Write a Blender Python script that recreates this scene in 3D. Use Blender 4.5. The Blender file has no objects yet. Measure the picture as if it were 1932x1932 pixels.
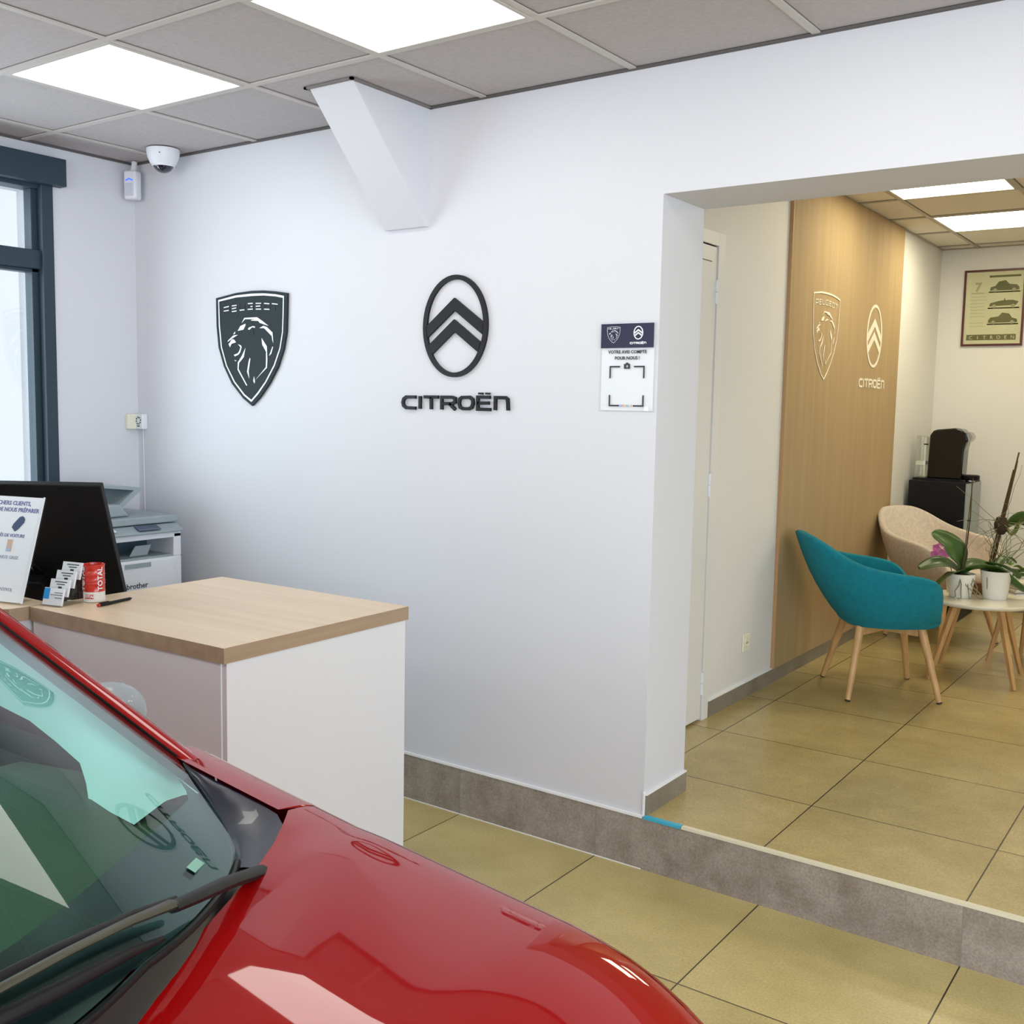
import bpy, bmesh, math, random
from mathutils import Vector, Matrix
from math import sin, cos, pi, radians as R
random.seed(7)
SC=bpy.context.scene; COL=SC.collection
# ---------------------------------------------------------------- camera, world, lights, exposure
cd=bpy.data.cameras.new('camera'); cam=bpy.data.objects.new('camera',cd); COL.objects.link(cam); SC.camera=cam
cd.sensor_width=36; cd.sensor_height=36; cd.sensor_fit='HORIZONTAL'; cd.lens=1975.29/1932*36; cd.clip_start=.02
_yaw,_pit,_rol=.615,-.1011,.019
_f=Vector((-sin(_yaw)*cos(_pit),cos(_yaw)*cos(_pit),sin(_pit))); _r=Vector((cos(_yaw),sin(_yaw),0)); _u=_r.cross(_f)
_r2=cos(_rol)*_r+sin(_rol)*_u; _u2=-sin(_rol)*_r+cos(_rol)*_u
cam.matrix_world=Matrix(((_r2.x,_u2.x,-_f.x,3.3117),(_r2.y,_u2.y,-_f.y,-3.0544),(_r2.z,_u2.z,-_f.z,1.5539),(0,0,0,1)))
W=bpy.data.worlds.new('sky'); SC.world=W; W.use_nodes=True
_bg=W.node_tree.nodes['Background']; _bg.inputs[0].default_value=(.86,.93,1,1); _bg.inputs[1].default_value=1.0
SC.view_settings.view_transform='Standard'; SC.view_settings.look='None'; SC.view_settings.gamma=1
SC.view_settings.exposure=0.12
SC.cycles.transparent_max_bounces=32
def area(name,loc,size,rot,col,power):
    l=bpy.data.lights.new(name,'AREA'); l.shape='RECTANGLE'; l.size,l.size_y=size; l.color=col; l.energy=power
    o=bpy.data.objects.new(name,l); COL.objects.link(o); o.location=loc; o.rotation_euler=rot; return o
# daylight entering through the glazed shop front behind the camera and the street window on the left
area('daylight_shop_front',(3.0,-7.35,1.5),(6.4,2.4),(R(90),0,0),(.97,.94,.95),215)
area('daylight_side_front',(6.95,-3.7,1.45),(5.6,2.3),(R(90),0,R(90)),(.76,.85,1),255)
area('daylight_street_window',(-1.3,-1.6,1.65),(1.9,1.5),(R(90),0,R(-90)),(.78,.90,1),45)
LAMP1=(1,.97,.90); LAMP2=(1,.90,.64); P1=5.0; P2=12.5
# ---------------------------------------------------------------- materials
def nodes(m): return m.node_tree.nodes, m.node_tree.links
def mat(name,col,rough=.5,metal=0,coat=0,trans=0,emit=0,bump=0,bscale=200,var=0,vscale=6,spec=.5,sheen=0,ior=1.5,emitcol=None,alpha=1):
    m=bpy.data.materials.new(name); m.use_nodes=True; n,l=nodes(m); b=n['Principled BSDF']
    b.inputs['Base Color'].default_value=(*col,1); b.inputs['Roughness'].default_value=rough; b.inputs['Metallic'].default_value=metal
    b.inputs['Coat Weight'].default_value=coat; b.inputs['Coat Roughness'].default_value=.02; b.inputs['Transmission Weight'].default_value=trans
    b.inputs['Specular IOR Level'].default_value=spec; b.inputs['IOR'].default_value=ior; b.inputs['Alpha'].default_value=alpha
    b.inputs['Sheen Weight'].default_value=sheen
    if emit: b.inputs['Emission Color'].default_value=(*(emitcol or col),1); b.inputs['Emission Strength'].default_value=emit
    tc=None
    if bump or var:
        tc=n.new('ShaderNodeTexCoord')
    if bump:
        t=n.new('ShaderNodeTexNoise'); t.inputs['Scale'].default_value=bscale; t.inputs['Detail'].default_value=3; l.new(tc.outputs['Object'],t.inputs['Vector'])
        bp=n.new('ShaderNodeBump'); bp.inputs['Strength'].default_value=bump; bp.inputs['Distance'].default_value=.002
        l.new(t.outputs['Fac'],bp.inputs['Height']); l.new(bp.outputs['Normal'],b.inputs['Normal'])
    if var:
        t=n.new('ShaderNodeTexNoise'); t.inputs['Scale'].default_value=vscale; t.inputs['Detail'].default_value=5; l.new(tc.outputs['Object'],t.inputs['Vector'])
        r=n.new('ShaderNodeValToRGB'); r.color_ramp.elements[0].position=.3; r.color_ramp.elements[1].position=.7
        r.color_ramp.elements[0].color=(*[max(0,c*(1-var)) for c in col],1); r.color_ramp.elements[1].color=(*[min(1,c*(1+var)) for c in col],1)
        l.new(t.outputs['Fac'],r.inputs['Fac']); l.new(r.outputs['Color'],b.inputs['Base Color'])
    return m
def mth(n,l,op,a,b=None,c=None):
    q=n.new('ShaderNodeMath'); q.operation=op
    for i,v in enumerate((a,b,c)):
        if v is None: continue
        if isinstance(v,(int,float)): q.inputs[i].default_value=v
        else: l.new(v,q.inputs[i])
    return q.outputs[0]
def tiles(name,c1,c2,grout_or_shade,ax,ay,x0,y0,sx,sy,gw,rough=.35,shear=0,nscale=3.0,bumpy=.15,speck=0,spec=.5):
    """square tiles laid out in world metres: ax, ay = which axes, x0,y0 phase, sx,sy pitch, gw joint width (0 pitch = no joints)"""
    m=bpy.data.materials.new(name); m.use_nodes=True; n,l=nodes(m); b=n['Principled BSDF']
    g=n.new('ShaderNodeNewGeometry'); s=n.new('ShaderNodeSeparateXYZ'); l.new(g.outputs['Position'],s.inputs[0])
    def joint(ax,o,p,sh=None):
        v=s.outputs[ax]
        if sh: v=mth(n,l,'SUBTRACT',v,mth(n,l,'MULTIPLY',s.outputs[sh[0]],sh[1]))
        t=mth(n,l,'DIVIDE',mth(n,l,'SUBTRACT',v,o),p); fr=mth(n,l,'FRACT',t); d=mth(n,l,'MINIMUM',fr,mth(n,l,'SUBTRACT',1,fr))
        return mth(n,l,'LESS_THAN',mth(n,l,'MULTIPLY',d,p),gw/2), mth(n,l,'FLOOR',t)
    fac,ids=None,[]
    for a,o,p,sh in ((ax,x0,sx,(ay,shear) if shear else None),(ay,y0,sy,None)):
        if not p: continue
        j,i=joint(a,o,p,sh); ids.append(i); fac=j if fac is None else mth(n,l,'MAXIMUM',fac,j)
    no=n.new('ShaderNodeTexNoise'); no.inputs['Scale'].default_value=nscale; no.inputs['Detail'].default_value=9; no.inputs['Roughness'].default_value=.65
    off=n.new('ShaderNodeCombineXYZ')
    for k,i in enumerate(ids): l.new(mth(n,l,'MULTIPLY',i,3.7+k),off.inputs[k])
    ad=n.new('ShaderNodeVectorMath'); l.new(g.outputs['Position'],ad.inputs[0]); l.new(off.outputs[0],ad.inputs[1]); l.new(ad.outputs[0],no.inputs['Vector'])
    rp=n.new('ShaderNodeValToRGB'); rp.color_ramp.elements[0].position=.3; rp.color_ramp.elements[1].position=.72
    rp.color_ramp.elements[0].color=(*c1,1); rp.color_ramp.elements[1].color=(*c2,1); l.new(no.outputs['Fac'],rp.inputs['Fac'])
    col=rp.outputs['Color']
    if speck:
        n2=n.new('ShaderNodeTexNoise'); n2.inputs['Scale'].default_value=140; n2.inputs['Detail'].default_value=4; l.new(g.outputs['Position'],n2.inputs['Vector'])
        mx=n.new('ShaderNodeMix'); mx.data_type='RGBA'; mx.blend_type='OVERLAY'; mx.inputs['Factor'].default_value=speck; l.new(col,mx.inputs['A']); l.new(n2.outputs['Fac'],mx.inputs['B']); col=mx.outputs['Result']
    mx=n.new('ShaderNodeMix'); mx.data_type='RGBA'; l.new(fac,mx.inputs['Factor']); l.new(col,mx.inputs['A']); mx.inputs['B'].default_value=(*grout_or_shade,1)
    l.new(mx.outputs['Result'],b.inputs['Base Color']); b.inputs['Roughness'].default_value=rough; b.inputs['Specular IOR Level'].default_value=spec
    bp=n.new('ShaderNodeBump'); bp.inputs['Strength'].default_value=bumpy; bp.inputs['Distance'].default_value=.003
    l.new(mth(n,l,'SUBTRACT',no.outputs['Fac'],mth(n,l,'MULTIPLY',fac,2.0)),bp.inputs['Height']); l.new(bp.outputs['Normal'],b.inputs['Normal'])
    return m
def wood(name,c1,c2,axis,rough=.45,scale=7,stretch=.04,coat=0):
    m=bpy.data.materials.new(name); m.use_nodes=True; n,l=nodes(m); b=n['Principled BSDF']
    tc=n.new('ShaderNodeTexCoord'); mp=n.new('ShaderNodeMapping'); sc=[scale*4]*3; sc[axis]=scale*4*stretch; mp.inputs['Scale'].default_value=sc
    l.new(tc.outputs['Object'],mp.inputs[0]); t=n.new('ShaderNodeTexNoise'); t.inputs['Scale'].default_value=1; t.inputs['Detail'].default_value=7; t.inputs['Roughness'].default_value=.6; t.inputs['Distortion'].default_value=.3
    l.new(mp.outputs[0],t.inputs['Vector']); r=n.new('ShaderNodeValToRGB'); r.color_ramp.elements[0].position=.3; r.color_ramp.elements[1].position=.72
    r.color_ramp.elements[0].color=(*c1,1); r.color_ramp.elements[1].color=(*c2,1); l.new(t.outputs['Fac'],r.inputs['Fac']); l.new(r.outputs['Color'],b.inputs['Base Color'])
    b.inputs['Roughness'].default_value=rough; b.inputs['Coat Weight'].default_value=coat
    bp=n.new('ShaderNodeBump'); bp.inputs['Strength'].default_value=.08; bp.inputs['Distance'].default_value=.001; l.new(t.outputs['Fac'],bp.inputs['Height']); l.new(bp.outputs['Normal'],b.inputs['Normal'])
    return m
def pane(name,tint,ior=1.5,boost=1.0,rough=0.0):
    """thin glazing: tinted see-through plus mirror by Fresnel"""
    m=bpy.data.materials.new(name); m.use_nodes=True; n,l=nodes(m); n.remove(n['Principled BSDF']); out=n['Material Output']
    t=n.new('ShaderNodeBsdfTransparent'); t.inputs[0].default_value=(*tint,1); g=n.new('ShaderNodeBsdfGlossy'); g.inputs['Roughness'].default_value=rough
    f=n.new('ShaderNodeLayerWeight'); f.inputs[0].default_value=.5; F0=((ior-1)/(ior+1))**2; fr=mth(n,l,'ADD',mth(n,l,'MULTIPLY',mth(n,l,'POWER',f.outputs['Facing'],5.0),1-F0),F0); mx=n.new('ShaderNodeMixShader')
    l.new(mth(n,l,'MINIMUM',mth(n,l,'MULTIPLY',fr,boost),1.0),mx.inputs[0]); l.new(t.outputs[0],mx.inputs[1]); l.new(g.outputs[0],mx.inputs[2]); l.new(mx.outputs[0],out.inputs[0])
    return m
M={}
M['wall']=mat('white_paint',(.66,.665,.705),.55,bump=.12,bscale=90,spec=.3)
M['wall2']=mat('warm_white_paint',(.74,.73,.70),.55,bump=.12,bscale=90,spec=.3)
M['caulk']=mat('white_caulk',(.85,.86,.88),.4)
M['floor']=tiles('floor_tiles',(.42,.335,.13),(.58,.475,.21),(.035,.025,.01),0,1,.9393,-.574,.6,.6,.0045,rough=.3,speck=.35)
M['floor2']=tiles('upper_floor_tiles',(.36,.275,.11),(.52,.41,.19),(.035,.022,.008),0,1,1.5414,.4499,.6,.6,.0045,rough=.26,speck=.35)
M['riser']=tiles('riser_tiles',(.22,.185,.15),(.38,.335,.29),(.24,.22,.18),0,2,.9393,0,.6,0,.004,rough=.5,nscale=9,speck=.5)
M['skirt']=tiles('skirting_tiles',(.17,.15,.115),(.27,.24,.185),(.3,.28,.22),1,0,.97,0,.6,0,.004,rough=.4,nscale=7,speck=.4)
M['ceil']=tiles('ceiling_tiles',(.43,.405,.41),(.50,.47,.475),(.26,.235,.22),0,1,-.1889,-.5407,.5969,.5451,.031,rough=.95,shear=.0214,nscale=60,bumpy=.3,spec=.1)  # dark lines beside the grid bars are shadow gaps painted into the tile colour
M['ceil2']=tiles('ceiling_tiles_lounge',(.70,.66,.58),(.78,.73,.65),(.24,.21,.16),0,1,1.6359,2.9372,.5969,.6013,.033,rough=.95,nscale=60,bumpy=.3,spec=.1)  # same painted shade lines along the lounge grid bars
M['tbar']=mat('grid_bar_enamel',(.52,.49,.46),.5)
M['led1']=mat('lit_diffuser_neutral',(1,1,1),.5,emit=P1,emitcol=LAMP1)
M['led2']=mat('lit_diffuser_warm',(1,1,1),.5,emit=P2,emitcol=LAMP2)
M['slate']=mat('slate_aluminium',(.018,.040,.058),.45)
M['frost']=pane('window_glass',(.97,.985,.98))
M['white']=mat('white_plastic',(.76,.78,.82),.35)
M['cream']=mat('cream_plastic',(.78,.76,.62),.4)
M['ivory']=mat('ivory_plastic',(.82,.81,.66),.3)
M['door']=mat('door_paint',(.74,.735,.71),.4)
M['darkline']=mat('painted_groove_shade',(.10,.08,.06),.7)
M['panel']=wood('oak_veneer_panel',(.36,.25,.12),(.42,.30,.155),2,rough=.75,scale=5,stretch=.05)
M['pedge']=mat('oak_edge',(.45,.27,.13),.5)
M['top']=wood('pale_oak_laminate',(.68,.51,.34),(.80,.64,.46),1,rough=.35,scale=5,stretch=.06)
M['edge']=wood('oak_edge_band',(.34,.235,.15),(.44,.31,.205),0,rough=.45,scale=6,stretch=.05)
M['counter']=mat('white_laminate',(.76,.75,.77),.35)
M['black']=mat('black_plastic',(.003,.003,.004),.5,spec=.3)
M['blackg']=mat('gloss_black',(.004,.004,.005),.15,coat=.25,spec=.4)
M['sign']=mat('charcoal_acrylic',(.020,.030,.034),.6,spec=.2)
M['signb']=mat('black_acrylic',(.006,.006,.007),.5,spec=.3)
M['signw']=mat('white_vinyl',(.85,.87,.9),.4)
M['signc']=mat('cream_vinyl',(.86,.80,.66),.4)
M['acryl']=pane('clear_acrylic',(.99,.995,.995),boost=.7)
M['paper']=mat('white_paper',(.82,.83,.87),.5)
M['ink']=mat('black_ink',(.03,.03,.035),.5)
M['inkp']=mat('violet_ink',(.13,.12,.32),.5)
M['navy']=mat('navy_print',(.008,.008,.045),.12,coat=.5)
M['blue']=mat('blue_print',(.02,.30,.70),.3)
M['tape']=mat('blue_tape',(.05,.42,.62),.4)
M['red']=mat('red_enamel',(.55,.025,.015),.25,coat=.4)
M['grey']=mat('printer_grey',(.30,.36,.38),.45)
M['greyd']=mat('printer_dark_slot',(.05,.09,.12),.4)
M['teal']=mat('teal_wool',(.0,.20,.27),.95,bump=.6,bscale=700,var=.12,vscale=40)
M['beige']=mat('beige_wool',(.58,.50,.43),.9,bump=.6,bscale=700,var=.12,vscale=60,sheen=.2)
M['oak']=wood('oak_legs',(.50,.29,.11),(.64,.40,.18),2,rough=.4,scale=10,stretch=.08)
M['foot']=mat('dark_foot',(.01,.01,.01),.5)
M['tabletop']=mat('white_lacquer',(.82,.78,.66),.22,coat=.4)
M['pot']=mat('white_ceramic',(.84,.83,.78),.25,coat=.3)
M['leaf']=mat('orchid_leaf',(.030,.085,.008),.40,var=.35,vscale=8,coat=.1)
M['leaf2']=mat('bright_leaf',(.16,.26,.03),.35,var=.4,vscale=30)
M['root']=mat('grey_root',(.24,.24,.13),.7)
M['stem']=mat('brown_stem',(.075,.05,.018),.6)
M['flower']=mat('pink_petal',(.72,.20,.52),.5)
M['soil']=mat('bark_soil',(.04,.025,.012),.9,bump=.8,bscale=60)
M['frame']=mat('burgundy_frame',(.075,.008,.006),.35)
M['poster']=mat('aged_poster_paper',(.58,.57,.36),.5)
M['olive']=mat('olive_print',(.10,.10,.02),.5)
M['olive2']=mat('pale_olive_print',(.33,.33,.17),.5)
M['paint']=mat('red_car_paint',(.30,.0015,.002),.5,coat=1,spec=.02)
M['rubber']=mat('black_rubber',(.004,.004,.005),.5,spec=.35)
M['cowl']=mat('black_cowl_plastic',(.012,.012,.013),.4)
M['frit']=mat('black_frit',(.012,.013,.014),.25)
M['wind']=pane('green_windscreen',(.62,.95,.90),boost=1.1)
M['side']=pane('green_side_glass',(.62,.90,.82))
M['dash']=mat('dark_dashboard',(.050,.072,.032),.6,bump=.5,bscale=300)
M['trim']=mat('light_grey_pillar_cloth',(.80,.84,.84),.8)
M['seat']=mat('dark_seat_cloth',(.02,.02,.022),.9)
M['metal']=mat('alloy',(.5,.5,.52),.25,metal=1)
M['mirror']=mat('silver_mirror_cap',(.30,.33,.36),.35,coat=.4)
M['brown']=mat('brown_box_card',(.20,.07,.03),.6)
M['water']=pane('tank_plastic',(.86,.88,.84),boost=1.3)
# ---------------------------------------------------------------- mesh helpers
class MB:
    def __init__(s): s.v=[]; s.f=[]; s.m=[]; s.k=0
    def face(s,idx): s.f.append(idx); s.m.append(s.k)
    def box(s,x0,x1,y0,y1,z0,z1,T=None):
        b=len(s.v); q=[(x0,y0,z0),(x1,y0,z0),(x1,y1,z0),(x0,y1,z0),(x0,y0,z1),(x1,y0,z1),(x1,y1,z1),(x0,y1,z1)]
        if T: q=[tuple(T@Vector(p)) for p in q]
        s.v+=q
        for f in ((0,3,2,1),(4,5,6,7),(0,1,5,4),(1,2,6,5),(2,3,7,6),(3,0,4,7)): s.face([b+i for i in f])
        return s
    def tube(s,pts,rad,n=10,cap=True,flat=1.0):
        pts=[Vector(p) for p in pts]; rs=rad if isinstance(rad,(list,tuple)) else [rad]*len(pts); b=len(s.v); up=None
        for i,p in enumerate(pts):
            t=(pts[min(i+1,len(pts)-1)]-pts[max(i-1,0)]).normalized()
            if up is None: up=Vector((0,0,1)) if abs(t.z)<.9 else Vector((1,0,0))
            a=t.cross(up).normalized(); c=a.cross(t).normalized(); up=c
            for k in range(n): s.v.append(tuple(p+rs[i]*(cos(2*pi*k/n)*a+flat*sin(2*pi*k/n)*c)))
        for i in range(len(pts)-1):
            for k in range(n): s.face([b+i*n+k,b+i*n+(k+1)%n,b+(i+1)*n+(k+1)%n,b+(i+1)*n+k])
        if cap: s.face([b+k for k in range(n)][::-1]); s.face([b+(len(pts)-1)*n+k for k in range(n)])
        return s
    def lathe(s,prof,c=(0,0,0),n=28,T=None):
        b=len(s.v)
        for r,z in prof:
            for k in range(n):
                p=Vector((r*cos(2*pi*k/n),r*sin(2*pi*k/n),z)); p=T@p if T else p; s.v.append(tuple(p+Vector(c)))
        for i in range(len(prof)-1):
            for k in range(n): s.face([b+i*n+k,b+i*n+(k+1)%n,b+(i+1)*n+(k+1)%n,b+(i+1)*n+k])
        if prof[0][0]>1e-6: s.face([b+k for k in range(n)][::-1])
        if prof[-1][0]>1e-6: s.face([b+(len(prof)-1)*n+k for k in range(n)])
        return s
    def grid(s,fn,us,vs_,flip=False):
        b=len(s.v); nu=len(us); nv=len(vs_)
        for u in us:
            for v in vs_: s.v.append(tuple(fn(u,v)))
        for i in range(nu-1):
            for j in range(nv-1):
                q=[b+i*nv+j,b+(i+1)*nv+j,b+(i+1)*nv+j+1,b+i*nv+j+1]; s.face(q[::-1] if flip else q)
        return s
    def prism(s,pts,h,axis=1,at=0,T=None):
        """outline in the plane (two coordinates) given depth h along axis from at"""
        b=len(s.v); n=len(pts)
        def P(p,d):
            q=[0,0,0]; o=[i for i in range(3) if i!=axis]; q[o[0]],q[o[1]]=p; q[axis]=d; q=Vector(q); return tuple(T@q if T else q)
        s.v+=[P(p,at) for p in pts]+[P(p,at+h) for p in pts]
        s.face(list(range(b,b+n))); s.face(list(range(b+n,b+2*n))[::-1])
        for i in range(n): s.face([b+i,b+(i+1)%n,b+n+(i+1)%n,b+n+i])
        return s
    def ring(s,a,c,h,axis=1,at=0,T=None):
        b=len(s.v); n=len(a)
        def P(p,d):
            q=[0,0,0]; o=[i for i in range(3) if i!=axis]; q[o[0]],q[o[1]]=p; q[axis]=d; q=Vector(q); return tuple(T@q if T else q)
        s.v+=[P(p,at) for p in a]+[P(p,at) for p in c]+[P(p,at+h) for p in a]+[P(p,at+h) for p in c]
        for i in range(n):
            j=(i+1)%n
            s.face([b+i,b+j,b+n+j,b+n+i]); s.face([b+2*n+i,b+3*n+i,b+3*n+j,b+2*n+j]); s.face([b+i,b+2*n+i,b+2*n+j,b+j]); s.face([b+n+i,b+n+j,b+3*n+j,b+3*n+i])
        return s
    def stroke(s,pts,w,h,axis=1,at=0,T=None,ext=0):
        """polyline of width w in a plane, mitred, extruded by h"""
        P=[Vector(p) for p in pts]; closed=(P[0]-P[-1]).length<1e-5
        if closed: P=P[:-1]
        n=len(P); Lf=[];Rt=[]
        for i in range(n):
            a=P[i-1] if (i>0 or closed) else None; c=P[(i+1)%n] if (i<n-1 or closed) else None
            d1=(P[i]-a).normalized() if a is not None else None; d2=(c-P[i]).normalized() if c is not None else None
            if d1 is None: d1=d2; P[i]=P[i]-d2*ext
            if d2 is None: d2=d1; P[i]=P[i]+d1*ext
            n1=Vector((-d1.y,d1.x)); n2=Vector((-d2.y,d2.x)); m=(n1+n2).normalized(); k=w/2/max(.4,m.dot(n1))
            Lf.append(P[i]+m*k); Rt.append(P[i]-m*k)
        if closed: s.ring([tuple(q) for q in Lf],[tuple(q) for q in Rt],h,axis,at,T)
        else:
            for i in range(n-1): s.prism([tuple(Lf[i]),tuple(Lf[i+1]),tuple(Rt[i+1]),tuple(Rt[i])],h,axis,at,T)
        return s
    def build(s,name,ms,parent=None,smooth=0,bevel=0,seg=2,T=None,solid=0,recalc=True):
        me=bpy.data.meshes.new(name); me.from_pydata([tuple(T@Vector(p)) for p in s.v] if T else s.v,[],s.f)
        for m in (ms if isinstance(ms,(list,tuple)) else [ms]): me.materials.append(m)
        for p,k in zip(me.polygons,s.m): p.material_index=k
        if recalc:
            bm=bmesh.new(); bm.from_mesh(me); bmesh.ops.recalc_face_normals(bm,faces=bm.faces); bm.to_mesh(me); bm.free()
        if smooth:
            for p in me.polygons: p.use_smooth=True
            me.set_sharp_from_angle(angle=R(smooth))
        o=bpy.data.objects.new(name,me); COL.objects.link(o)
        if parent: o.parent=parent
        if solid: md=o.modifiers.new('solid','SOLIDIFY'); md.thickness=solid; md.offset=-1
        if bevel: md=o.modifiers.new('bevel','BEVEL'); md.width=bevel; md.segments=seg; md.limit_method='ANGLE'; md.angle_limit=R(40)
        return o
def tag(o,label=None,cat=None,group=None,kind=None):
    if label: o['label']=label
    if cat: o['category']=cat
    if group: o['group']=group
    if kind: o['kind']=kind
    return o
def thing(name,label,cat,loc=(0,0,0),rz=0,group=None):
    o=bpy.data.objects.new(name,None); COL.objects.link(o); o.location=loc; o.rotation_euler=(0,0,rz); o.empty_display_size=.05
    return tag(o,label,cat,group)
def struct(o): o['kind']='structure'; return o
def box(name,m,a,b,parent=None,bevel=0): return MB().box(a[0],b[0],a[1],b[1],a[2],b[2]).build(name,m,parent,bevel=bevel)
def text(mb,s,size,T,h=.0008,align='CENTER',sx=1.0,bold=0.0):
    """lettering: built-in font turned into mesh; T maps (x right, y up, z out) to place"""
    cu=bpy.data.curves.new('t','FONT'); cu.body=s; cu.size=size; cu.align_x=align; cu.extrude=h/2; cu.resolution_u=2; cu.offset=bold
    o=bpy.data.objects.new('t',cu); me=bpy.data.meshes.new_from_object(o); b=len(mb.v)
    S=Matrix.Diagonal((sx,1,1,1))
    mb.v+=[tuple(T@(S@v.co)) for v in me.vertices]
    for p in me.polygons: mb.face([b+i for i in p.vertices])
    bpy.data.objects.remove(o); bpy.data.curves.remove(cu); bpy.data.meshes.remove(me)
    return mb
def frameT(o,x,y):
    """matrix whose columns are x (right), y (up) and their normal, origin o"""
    x=Vector(x).normalized(); y=Vector(y).normalized(); z=x.cross(y)
    return Matrix(((x.x,y.x,z.x,o[0]),(x.y,y.y,z.y,o[1]),(x.z,y.z,z.z,o[2]),(0,0,0,1)))
def copy_tree(o,parent=None):
    c=o.copy(); COL.objects.link(c)
    if parent: c.parent=parent
    for ch in list(o.children): copy_tree(ch,c)
    return c
M['cgloss']=mat('gloss_corner',(.004,.006,.02),.30,coat=.25); M['wiperg']=mat('worn_wiper_steel',(.06,.055,.04),.35,metal=.4)
# car surface functions (shared)
YC=-2.85
def lerp(a,b,t): return a+(b-a)*t
def table(T,v):
    if v<=T[0][0]: return T[0][1]
    for (a,b),(c,d) in zip(T,T[1:]):
        if v<=c: return b+(d-b)*(v-a)/(c-a)
    return T[-1][1]
HBT=[(0,.985,0),(.2,.987,.02),(.4,.993,.045),(.515,.9985,.045),(.545,.9975,-.06),(.6,.9945,-.045),(.7,.990,-.05),(.78,.985,-.09),(.83,.978,-.20),(.86,.968,-.48),(.88,.952,-1.15),(.895,.925,-2.6)]
def hbf(v):
    v=min(abs(v),.895)
    for (a,za,sa),(b,zb,sb) in zip(HBT,HBT[1:]):
        if v<=b:
            h=b-a;t=(v-a)/h; return -.022+(2*t**3-3*t*t+1)*za+(t**3-2*t*t+t)*h*sa+(-2*t**3+3*t*t)*zb+(t**3-t*t)*h*sb
    return HBT[-1][1]-.022
def D(x):
    if x<2.3: return .12*(x-2.3)
    return .05*(x-2.3)+.045*max(0,x-2.35)+.95*max(0,x-2.65)**2
def vs(x): return 1-1.0*max(0,x-2.72)**2
def hoodp(x,q):
    s=1 if q>=0 else -1
    return (x,YC+q*vs(x),hbf(q)-D(x))
# windshield
PB=(2.005,.80,.985); PT=(1.03,.575,1.47); MB_=(2.53,0,1.0); MT=(1.33,0,1.53)
def glassp(u,s):
    a=abs(u)
    bx=lerp(PB[0],PT[0],s);bv=lerp(PB[1],PT[1],s);bz=lerp(PB[2],PT[2],s)
    cx=lerp(MB_[0],MT[0],s);cz=lerp(MB_[2],MT[2],s)+.05*s*(1-s)
    return (lerp(cx,bx,a**2.6),YC+u*bv,lerp(cz,bz,a**2.4))
# ---------------------------------------------------------------- the setting
XL,H1,HS,XP,XO,TW,HO,H2,YF=-1.036,2.633,.184,1.397,1.7205,.302,2.233,2.711,4.896
XR,YB,XO2,XR2=6.6,-7.2,4.9,5.3
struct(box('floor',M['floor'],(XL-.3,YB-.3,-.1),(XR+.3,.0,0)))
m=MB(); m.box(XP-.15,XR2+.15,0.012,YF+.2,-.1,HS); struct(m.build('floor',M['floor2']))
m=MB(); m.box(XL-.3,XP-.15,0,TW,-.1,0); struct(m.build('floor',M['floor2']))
# logo wall with the opening to the raised lounge
m=MB(); m.box(XL-.3,XO,0,TW,HS,H1+.25); m.box(XO,XO2,0,TW,HO,H1+.25); m.box(XO2,XR+.3,0,TW,HS,H1+.25); struct(m.build('wall_back',M['wall']))
# left wall with the street window
WY0,WY1,WZ0,WZ1=-2.6,-.415,.95,2.47
m=MB(); m.box(XL-.28,XL,WY1,TW,-.1,H1+.25); m.box(XL-.28,XL,YB,WY0,-.1,H1+.25); m.box(XL-.28,XL,WY0,WY1,-.1,WZ0); m.box(XL-.28,XL,WY0,WY1,WZ1,H1+.25); struct(m.build('wall_left',M['wall']))
m=MB(); m.box(XR,XR+.25,-.7,TW,-.1,H1+.25); m.box(XR,XR+.25,YB,-6.7,-.1,H1+.25); m.box(XR,XR+.25,-6.7,-.7,2.6,H1+.25); m.box(XR,XR+.25,-6.7,-.7,-.1,.15); struct(m.build('wall_right',M['wall']))
m=MB(); m.box(XL-.28,-.4,YB-.25,YB,-.1,H1+.25); m.box(6.3,XR+.25,YB-.25,YB,-.1,H1+.25); m.box(-.4,6.3,YB-.25,YB,2.55,H1+.25); m.box(-.4,6.3,YB-.25,YB,-.1,.15); struct(m.build('wall_front',M['wall']))
# ceiling of the showroom: panels, grid bars, edge angle with its shadow gap painted dark
m=MB(); m.box(XL-.28,XR+.25,YB-.25,0,H1+.005,H1+.05); struct(m.build('ceiling',M['ceil']))
m=MB()
for i in range(-2,13):
    x=-.1889+.5969*i; sh=.0214
    b=len(m.v)
    for y in (YB,-.002):
        for dx in (-.012,.012):
            for z in (H1-.001,H1+.004): m.v.append((x+dx+sh*y,y,z))
    if x+sh*YB<XL+.02 or x>XR: m.v=m.v[:b]; continue
    for f in ((0,2,6,4),(1,5,7,3),(0,4,5,1),(2,3,7,6)): m.face([b+k for k in f])
for k in range(0,13):
    y=-.5407-.5451*k
    if y>YB: m.box(XL,XR,y-.012,y+.012,H1-.0015,H1+.004)
struct(m.build('trim_1',M['tbar']))
m=MB(); m.box(XL,.548,-.012,-.0005,H1-.004,H1+.003); m.box(.756,XR,-.012,-.0005,H1-.004,H1+.003); m.box(XL+.0005,XL+.012,YB,-.012,H1-.004,H1+.003); struct(m.build('trim_2',mat('painted_shadow_gap',(.10,.09,.09),.6)))  # dark strip along the walls, coloured as a shadow gap
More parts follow.
